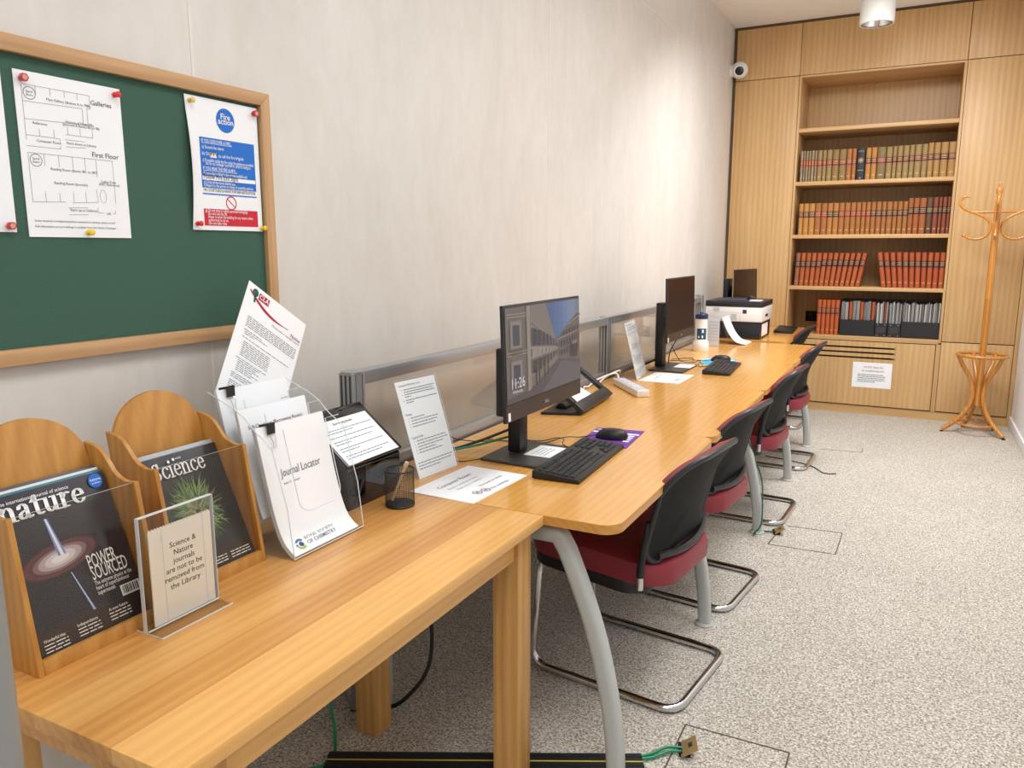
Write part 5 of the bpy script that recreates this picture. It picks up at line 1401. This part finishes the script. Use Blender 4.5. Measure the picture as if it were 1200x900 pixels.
# ------------------------------------------------------------------ far desk: dispenser, leaflets, printer
t = thing('wipes_dispenser', 'white wipes dispenser with navy lid and teal label, beyond the cyan mat', 'dispenser', (.285, 4.93, ZT))
cx, cy = .296, 4.93
b = MB(); b.lathe([(0, 0), (.052, 0), (.054, .006), (.0515, .045), (.046, .062), (.0385, .074), (.0385, .205), (0, .206)], (cx-.006, cy, ZT), 32); part('tub', b, M['whitepl'], t)
b = MB(); b.lathe([(.036, .2055), (.0405, .206), (.0405, .232), (.034, .238), (.012, .239), (.010, .246), (0, .246)], (cx-.006, cy, ZT), 32); part('lid', b, plain('lid_navy', (28, 44, 84), .35), t, 'navy blue lid')
b = MB(); k = 12
def cyl(a, z, r_=.0392): return (cx-.006+r_*math.cos(a), cy+r_*math.sin(a), ZT+z)
A0, A1 = math.radians(-115), math.radians(-20)
for i in range(k):
    a, c_ = A0+(A1-A0)*i/k, A0+(A1-A0)*(i+1)/k; b.poly([cyl(a, .076), cyl(c_, .076), cyl(c_, .145), cyl(a, .145)])
part('label', b, M['teal'], t, 'teal label', recalc=False)
b = MB()
for zz, aa, w_ in ((.085, -95, .008), (.085, -62, .010), (.118, -60, .012), (.176, -98, .004), (.176, -50, .006)):
    a = math.radians(aa); b.poly([cyl(a-w_*12, zz, .0398), cyl(a+w_*12, zz, .0398), cyl(a+w_*12, zz+w_*1.6, .0398), cyl(a-w_*12, zz+w_*1.6, .0398)])
part('label_mark', b, M['white'], t, recalc=False)
t = thing('sheet_stand', 'clear stand with a white sheet between the dispenser and the printer', 'sign', (.305, 5.20, ZT))
b = MB(); b.box((.262, 5.196, ZT), (.352, 5.198, .880)); b.box((.262, 5.203, ZT), (.352, 5.205, .880)); b.box((.262, 5.205, ZT), (.352, 5.27, ZT+.003)); part('holder', b, M['clear'], t)
b = MB(); b.box((.266, 5.199, ZT+.002), (.346, 5.202, .878)); part('sheet', b, plain('paper_cool', (214, 222, 238), .6), t)
f = Face((.266, 5.199, ZT+.002), (1, 0, 0), (0, 0, 1), .08, .186, .0006); b = MB()
for i in range(7): f.greek(b, .12, .88, .85-.11*i, .02, seed=i)
ink('printed_text', b, M['lgrey'], t)
t = thing('leaflet_stand', 'clear slanted stand in front of the printer holding a curved leaflet', 'leaflet holder', (.42, 5.42, ZT))
b = MB(); b.prism([(.325, 5.325, .868), (.385, 5.325, ZT), (.387, 5.325, ZT), (.329, 5.325, .868)], (0, .20, 0)); b.box((.385, 5.325, ZT), (.505, 5.525, ZT+.002)); b.prism([(.325, 5.325, .868), (.25, 5.325, ZT), (.252, 5.325, ZT), (.327, 5.325, .868)], (0, .2, 0)); part('holder', b, M['clear'], t)
tl, f = bent_stack('leaflet', 'curved white leaflet in the slanted stand before the printer', 'leaflet', [(.335, .872), (.372, .79), (.405, .74), (.44, .711), (.50, .6985)], 5.33, 5.52, .006, M['paper'], None, 2)
b = MB()
for i in range(12): f.greek(b, .1, .9, .9-.06*i, .008, seed=i)
ink('printed_text', b, M['lgrey'], tl)
t = thing('printer', 'white and black laser printer on the far desk', 'printer', (.33, 5.93, ZT))
X0, X1, Y0, Y1 = .128, .532, 5.700, 6.12
pk = plain('printer_black', (34, 36, 42), .4)
b = MB(); b.prism([(X0+.01, Y0+.012, ZT), (X1-.012, Y0+.012, ZT), (X1-.012, Y1, ZT), (X0+.01, Y1, ZT)], (0, 0, .125), bev=.006); part('paper_tray', b, pk, t, 'black lower paper tray')
b = MB(); b.box((X0, Y0, ZT+.1252), (X1, Y1, ZT+.232), .008); part('body', b, M['whitepl'], t)
b = MB(); b.box((X0-.001, Y0-.004, ZT+.2322), (X1+.001, Y1+.002, ZT+.272), .008); part('lid', b, pk, t, 'black top cover')
b = MB(); b.prism([(X0+.07, Y0+.03, ZT+.2721), (X1-.12, Y0+.03, ZT+.2721), (X1-.12, Y1-.06, ZT+.2721), (X0+.07, Y1-.06, ZT+.2721)], (0, 0, .006), bev=.002); part('output_tray', b, plain('printer_navy', (58, 62, 78), .4), t)
b = MB(); b.box((X1-.10, Y0+.02, ZT+.2722), (X1-.02, Y0+.12, ZT+.280), .002); part('control_panel', b, M['whitepl'], t)
b = MB(); b.tube([(X1-.14, Y0+.15, ZT+.275), (X1-.11, Y0+.12, ZT+.300), (X1-.08, Y0+.12, ZT+.290)], .008, 8); part('paper_stop', b, pk, t)
ff = Face((X0, Y0, ZT+.125), (1, 0, 0), (0, 0, 1), X1-X0, .107, .0008)
b = MB(); ff.rect(b, .14, .65, .25, .92); ff.rect(b, .46, .12, .56, .52); part('badge', b, plain('printer_grey', (190, 192, 192), .5), t, 'grey panels', recalc=False)
b = MB(); ff.rect(b, .66, .56, .73, .82); part('power_button', b, plain('printer_plum', (50, 32, 66), .4), t, recalc=False)
b = MB()
for a in ((.18, .1, .18, .6), (.18, .6, .62, .6), (.62, .6, .62, .1)): ff.line(b, *a, .0015)
part('door_seam', b, M['lgrey'], t, recalc=False)
fs = Face((X1-.012, Y0+.012, ZT), (0, 1, 0), (0, 0, 1), Y1-Y0-.012, .125, .0008)
b = MB(); fs.rect(b, .15, .15, .75, .85); part('paper_label', b, M['paper'], t, 'white label on the tray side', recalc=False)
fs = Face((X1, Y0, ZT+.125), (0, 1, 0), (0, 0, 1), Y1-Y0, .107, .0008); b = MB(); fs.rect(b, .3, .3, .55, .48); part('side_recess', b, M['blk'], t, recalc=False)
t = thing('mini_computer', 'small black computer box beside the printer', 'computer', (.44, 6.28, ZT))
b = MB(); b.box((.405, 6.19, ZT), (.475, 6.37, ZT+.135), .004); part('case', b, M['blk'], t)
b = MB(); b.box((.4752, 6.21, ZT+.10), (.4762, 6.24, ZT+.115)); b.box((.42, 6.1888, ZT+.02), (.46, 6.1899, ZT+.12)); part('port', b, M['char'], t)

# ------------------------------------------------------------------ loose cables
def cable(label, pts, r, mat, smooth=8):
    b = MB(); p = catmull(pts, smooth); b.tube(p, r, 8); single('cable', b, mat, label, 'cable', pts[0])
z = ZT
cable('thick black cable running from behind the lit monitor to the desk screen', [(.40, 2.20, z+.09), (.34, 2.16, z+.06), (.27, 2.10, z+.03), (.21, 2.03, z+.012), (.16, 1.95, z+.006)], .0045, M['blk'])
cable('green cable beside the thick black cable at the lit monitor', [(.37, 2.16, z+.05), (.30, 2.09, z+.03), (.23, 2.03, z+.016), (.165, 1.975, z+.004)], .0038, M['green'])
cable('thin black cable looping up left of the lit monitor stand', [(.37, 2.10, z+.006), (.29, 1.96, z+.003), (.24, 1.96, z+.05), (.215, 1.97, z+.09), (.23, 2.04, z+.05), (.29, 2.12, z+.03), (.38, 2.16, z+.05)], .0016, M['blk'])
cable('thin black keyboard cable in front of the lit monitor base', [(.545, 2.235, z+.008), (.50, 2.27, z+.012), (.49, 2.30, z+.020), (.45, 2.33, z+.014), (.40, 2.30, z+.004), (.30, 2.30, z+.003)], .0016, M['blk'])
cable('thick black cable behind the column of the dark monitor', [(.26, 4.21, z+.05), (.22, 4.16, z+.03), (.19, 4.10, z+.015), (.16, 4.04, z+.004)], .006, M['blk'])
cable('thin black cable coiled by the card on the dark monitor base', [(.30, 4.22, z+.12), (.33, 4.30, z+.02), (.40, 4.33, z+.010), (.45, 4.28, z+.03), (.46, 4.22, z+.004), (.52, 4.36, z+.003)], .002, M['blk'])
cable('thin black cable across the desk behind the dark monitor', [(.24, 4.45, z+.003), (.33, 4.55, z+.003), (.38, 4.42, z+.010), (.44, 4.30, z+.025), (.47, 4.26, z+.004)], .0018, M['blk'])
cable('black cable hanging down the column of the dark monitor', [(.33, 4.17, 1.0), (.32, 4.19, .92), (.335, 4.20, .85), (.30, 4.20, .77), (.29, 4.21, z+.012)], .003, M['blk'])
# under the tables
cable('green cable on the carpet under the oak table', [(.13, 1.18, .004), (.16, 1.32, .004), (.22, 1.40, .010), (.16, 1.50, .02), (.10, 1.52, .25), (.09, 1.50, .5)], .004, M['green'])
cable('black cable hanging behind the rear leg of the oak table', [(.20, 1.72, .55), (.27, 1.80, .30), (.29, 1.78, .12), (.26, 1.70, .04), (.20, 1.66, .008), (.12, 1.62, .006)], .006, M['blk'])
cable('grey cable hanging left of the rear oak table leg', [(.10, 1.55, .5), (.11, 1.56, .2), (.14, 1.60, .03), (.10, 1.68, .006)], .005, M['alu'])
P0 = V((.189, 1.45, 0)); P1 = V((.93, 1.824, 0)); dd = (P1-P0).normalized(); pn = V((dd.y, -dd.x, 0))
t = thing('cable_ramp', 'black rubber cable ramp with yellow line on the carpet under the table', 'cable ramp', (P0+P1)/2+pn*.06)
b = MB(); b.prism([P0, P0+pn*.022+V((0, 0, .014)), P0+pn*.10+V((0, 0, .014)), P0+pn*.122], P1-P0, bev=.002); part('ramp', b, M['rubber'], t)
b = MB(); o = P0+pn*.052+V((0, 0, .0142)); b.prism([o, o+pn*.004, o+pn*.004+V((0, 0, .0006)), o+V((0, 0, .0006))], P1-P0); part('yellow_line', b, M['yellow'], t)
b = MB()
for k in (.032, .068, .082): o = P0+pn*k+V((0, 0, .0138)); b.prism([o, o+pn*.004, o+pn*.004+V((0, 0, .0012)), o+V((0, 0, .0012))], P1-P0)
part('rib', b, M['rubber'], t)
for lab, c, rz in (('brass floor box flap at the carpet seam in front of the near chair', V((1.045, 1.885, .0)), .35), ('brass floor box flap by the second desk leg on the carpet', V((1.000, 3.695, 0)), .3)):
    t = thing('floor_box_flap', lab, 'floor box', c, 'brass floor box flaps')
    rot = Matrix.Rotation(rz, 3, 'Z') @ Matrix.Rotation(math.radians(-32), 3, 'Y')
    ce = c+V((0, 0, .020)); b = MB(); b.obox(ce, (.050, .062, .005), rot, .002); part('flap', b, M['brass'], t)
    b = MB(); b.obox(ce+rot @ V((.006, 0, .0028)), (.012, .018, .0012), rot, .0005); part('latch', b, M['char'], t)
    b = MB(); b.obox(c+V((-.012, 0, .006)), (.03, .05, .012), Matrix.Rotation(rz, 3, 'Z'), .002); part('opening', b, M['dark'], t)
cable('green cable from the ramp end into the brass floor box', [(.925, 1.790, .008), (.96, 1.825, .008), (.99, 1.865, .012), (1.028, 1.885, .010)], .004, M['green'])
cable('second green cable from the ramp end to the brass floor box', [(.915, 1.775, .008), (.965, 1.81, .008), (1.0, 1.855, .010), (1.030, 1.868, .010)], .004, M['green'])
cable('dark green cable twisted down the second desk leg to the floor box', [(.85, 3.62, .46), (.872, 3.682, .36), (.908, 3.70, .25), (.925, 3.65, .15), (.93, 3.61, .06), (.90, 3.60, .012), (.92, 3.67, .006), (.985, 3.69, .008)], .0035, plain('dark_green_cable', (20, 96, 80), .4))
cable('thin black cable on the carpet under the fourth chair, ending in a plug', [(.70, 5.10, .004), (.86, 5.06, .004), (1.0, 4.98, .004), (1.08, 4.86, .004), (1.15, 4.87, .006)], .003, M['blk'])

# ------------------------------------------------------------------ notice on the vent cupboard
t, f = card('air_conditioning_notice', 'white notice about the air conditioning unit taped below the vent slots', 'notice', (1.078, YB-.0004, .222), (1, 0, 0), (0, 0, 1), .288, .205, M['paper'], .001)
b = MB(); f.text(b, 'DO NOT', .28, .78, .022, .02, fit=.22, mat=None); ink('red_lettering', b, M['red'], t)
b = MB(); f.text(b, 'block the', .53, .78, .022, .01, fit=.24); f.text(b, 'air conditioning unit', .24, .64, .022, .01, fit=.56); ink('heading_lettering', b, M['maroon'], t)
b = MB()
for i, x1 in enumerate((.8, .86, .82, .84, .6)): f.greek(b, .14, x1, .50-.07*i, .03, seed=i)
ink('printed_text', b, M['grey'], t)

# ------------------------------------------------------------------ coat stand
ox, oy = 1.948, 6.47
t = thing('coat_stand', 'bentwood coat stand on the carpet in the right corner', 'coat stand', (ox, oy, 0))
b = MB(); b.lathe([(0, .21), (.021, .21), (.0225, .22), (.0225, .98), (.0235, .985), (.0225, .99), (.022, 1.40), (.020, 1.63), (.019, 1.66), (.014, 1.675), (.010, 1.685), (.018, 1.695), (.014, 1.703), (.020, 1.716), (.022, 1.735), (.016, 1.752), (.008, 1.762), (.009, 1.772), (.004, 1.788), (0, 1.79)], (ox, oy, 0), 24); part('pole', b, M['coat'], t)
hook = catmull([(.19, 0, 1.425), (.15, 0, 1.405), (.10, 0, 1.402), (.06, 0, 1.42), (.037, 0, 1.455), (.036, 0, 1.50), (.06, 0, 1.54), (.12, 0, 1.575), (.19, 0, 1.605), (.228, 0, 1.64), (.226, 0, 1.68), (.198, 0, 1.698), (.172, 0, 1.688)], 5)
for k in range(4):
    a = math.radians(-4+90*k)
    path = [V((ox+p.x*math.cos(a), oy+p.x*math.sin(a), p.z)) for p in hook]
    n = len(path); b = MB(); b.tube(path, [.0095 if 3 < i < n-8 else (.0085 if i <= 3 else .0095-.005*(i-(n-8))/8) for i in range(n)], 10)
    b.lathe([(0, -.012), (.009, -.010), (.013, 0), (.009, .010), (0, .012)], path[0], 12); part('hook', b, M['coat'], t)
for k in range(2):
    a = math.radians(-4+90*k); d = V((math.cos(a), math.sin(a), 0))
    b = MB(); b.tube([V((ox, oy, 1.588))-d*.165, V((ox, oy, 1.588))+d*.165], .009, 10); part('cross_rail', b, M['coat'], t)
b = MB(); b.torus((ox, oy, .577), .158, .0115, 40, 10); part('umbrella_ring', b, M['coat'], t)
b = MB(); b.torus((ox, oy, .075), .128, .009, 36, 8); part('foot_ring', b, M['coat'], t)
leg = catmull([(.150, 0, .572), (.118, 0, .50), (.070, 0, .42), (.042, 0, .34), (.038, 0, .27), (.055, 0, .20), (.105, 0, .115), (.165, 0, .055), (.215, 0, .016)], 5)
for a in (188, 322, 52, 108):
    a = math.radians(a); b = MB(); b.tube([V((ox+p.x*math.cos(a), oy+p.x*math.sin(a), p.z)) for p in leg], .0155, 12); lg = part('leg', b, M['coat'], t)
    b = MB(); p = leg[-1]; b.lathe([(0, 0), (.012, 0), (.013, .008), (0, .012)], (ox+p.x*math.cos(a), oy+p.x*math.sin(a), 0), 12); part('foot_cap', b, M['blk'], lg)
# ------------------------------------------------------------------ ceiling lamp, camera dome
def ceiling_lamp(loc, label):
    x, y, z = loc
    t = thing('ceiling_lamp', label, 'lamp', loc)
    b = MB(); b.lathe([(0, CEIL), (.107, CEIL), (.108, 2.812), (.106, 2.806), (.098, 2.806), (.098, 2.812), (.099, CEIL-.06), (0, CEIL-.06)][::-1], (x, y, 0), 40); part('housing', b, M['lampw'], t)
    b = MB(); b.lathe([(.0975, 2.811), (.088, 2.815), (.07, 2.86), (.045, 2.90), (.02, 2.915), (0, 2.917)], (x, y, 0), 32); part('reflector', b, M['chrome'], t)
    b = MB(); b.tube([(x-.02, y-.03, 2.87), (x-.02, y+.03, 2.87)], .011, 10); part('bulb', b, plain('bulb_glass', (236, 226, 206), .2), t)
    return t
ceiling_lamp((1.113, 6.0, CEIL), 'white cylindrical lamp on the ceiling in front of the oak wall')
t = thing('security_camera', 'white dome security camera in the corner beside the oak cupboards', 'camera', (0, 6.79, 2.77))
cc = V((.072, 6.745, 2.762))
b = MB(); b.lathe([(0, .001), (.05, .001), (.05, .02), (.035, .03), (0, .032)], (0, cc.y, cc.z), 28, axis='X'); b.tube([(.028, cc.y, cc.z), (.05, cc.y, cc.z)], .03, 16); part('bracket', b, M['whitepl'], t)
d = (V((1.49, 0, 1.333))-cc).normalized(); d = V((d.x*.4+.1, d.y, d.z-.1)).normalized()
rq = V((0, 0, 1)).rotation_difference(d).to_matrix()
b = MB(); prof = [(.067*math.sin(a), .067*math.cos(a)) for a in [PI*k/18 for k in range(4, 19)]]
b.lathe([(0, .048), (.04, .0485)]+prof, (0, 0, 0), 32); bmesh.ops.transform(b.bm, matrix=Matrix.Translation(cc) @ rq.to_4x4(), verts=b.bm.verts); part('housing', b, M['whitepl'], t)
b = MB(); b.lathe([(0, .056), (.015, .055), (.03, .0515), (.034, .0487)], (0, 0, 0), 24); bmesh.ops.transform(b.bm, matrix=Matrix.Translation(cc) @ rq.to_4x4(), verts=b.bm.verts); part('lens_window', b, M['gloss'], t, 'black glossy lens window')

# ------------------------------------------------------------------ light, camera
def area(name, loc, sx, sy, power, col=(.965, .985, 1), rot=(0, 0, 0), spread=180):
    l = bpy.data.lights.new(name, 'AREA'); l.shape = 'RECTANGLE'; l.size = sx; l.size_y = sy; l.energy = power; l.color = col; l.spread = math.radians(spread)
    o = bpy.data.objects.new(name, l); COL.objects.link(o); o.location = loc; o.rotation_euler = rot
    return o
for i, (y, pw) in enumerate(((-1.6, 32), (.6, 18), (2.4, 19), (3.8, 22), (4.9, 46))):
    area('ceiling_light', (1.55 if y < 4.5 else 1.3, y, CEIL-.02 if y < 4.5 else CEIL-.2), .9, .9 if y < 4.5 else .5, pw, spread=150, rot=(0 if y < 4.5 else math.radians(19), 0, 0))
w = bpy.data.worlds.new('world'); S.world = w; w.use_nodes = True
bg = w.node_tree.nodes['Background']; bg.inputs[0].default_value = (.93, .96, 1, 1); bg.inputs[1].default_value = .42
cam = bpy.data.cameras.new('camera'); cam.sensor_width = 36; cam.lens = 908.08/1200*36; cam.clip_start = .05
co = bpy.data.objects.new('camera', cam); COL.objects.link(co); co.location = (1.49, 0, 1.333)
co.rotation_euler = (math.radians(90-9.8996), 0, math.radians(27.434))
S.camera = co
S.view_settings.view_transform = 'Standard'; S.view_settings.look = 'None'; S.view_settings.gamma = 1; S.view_settings.exposure = -.07
S.view_settings.use_curve_mapping = False
S.cycles.max_bounces = 8; S.cycles.transparent_max_bounces = 24; S.cycles.caustics_reflective = False; S.cycles.caustics_refractive = False
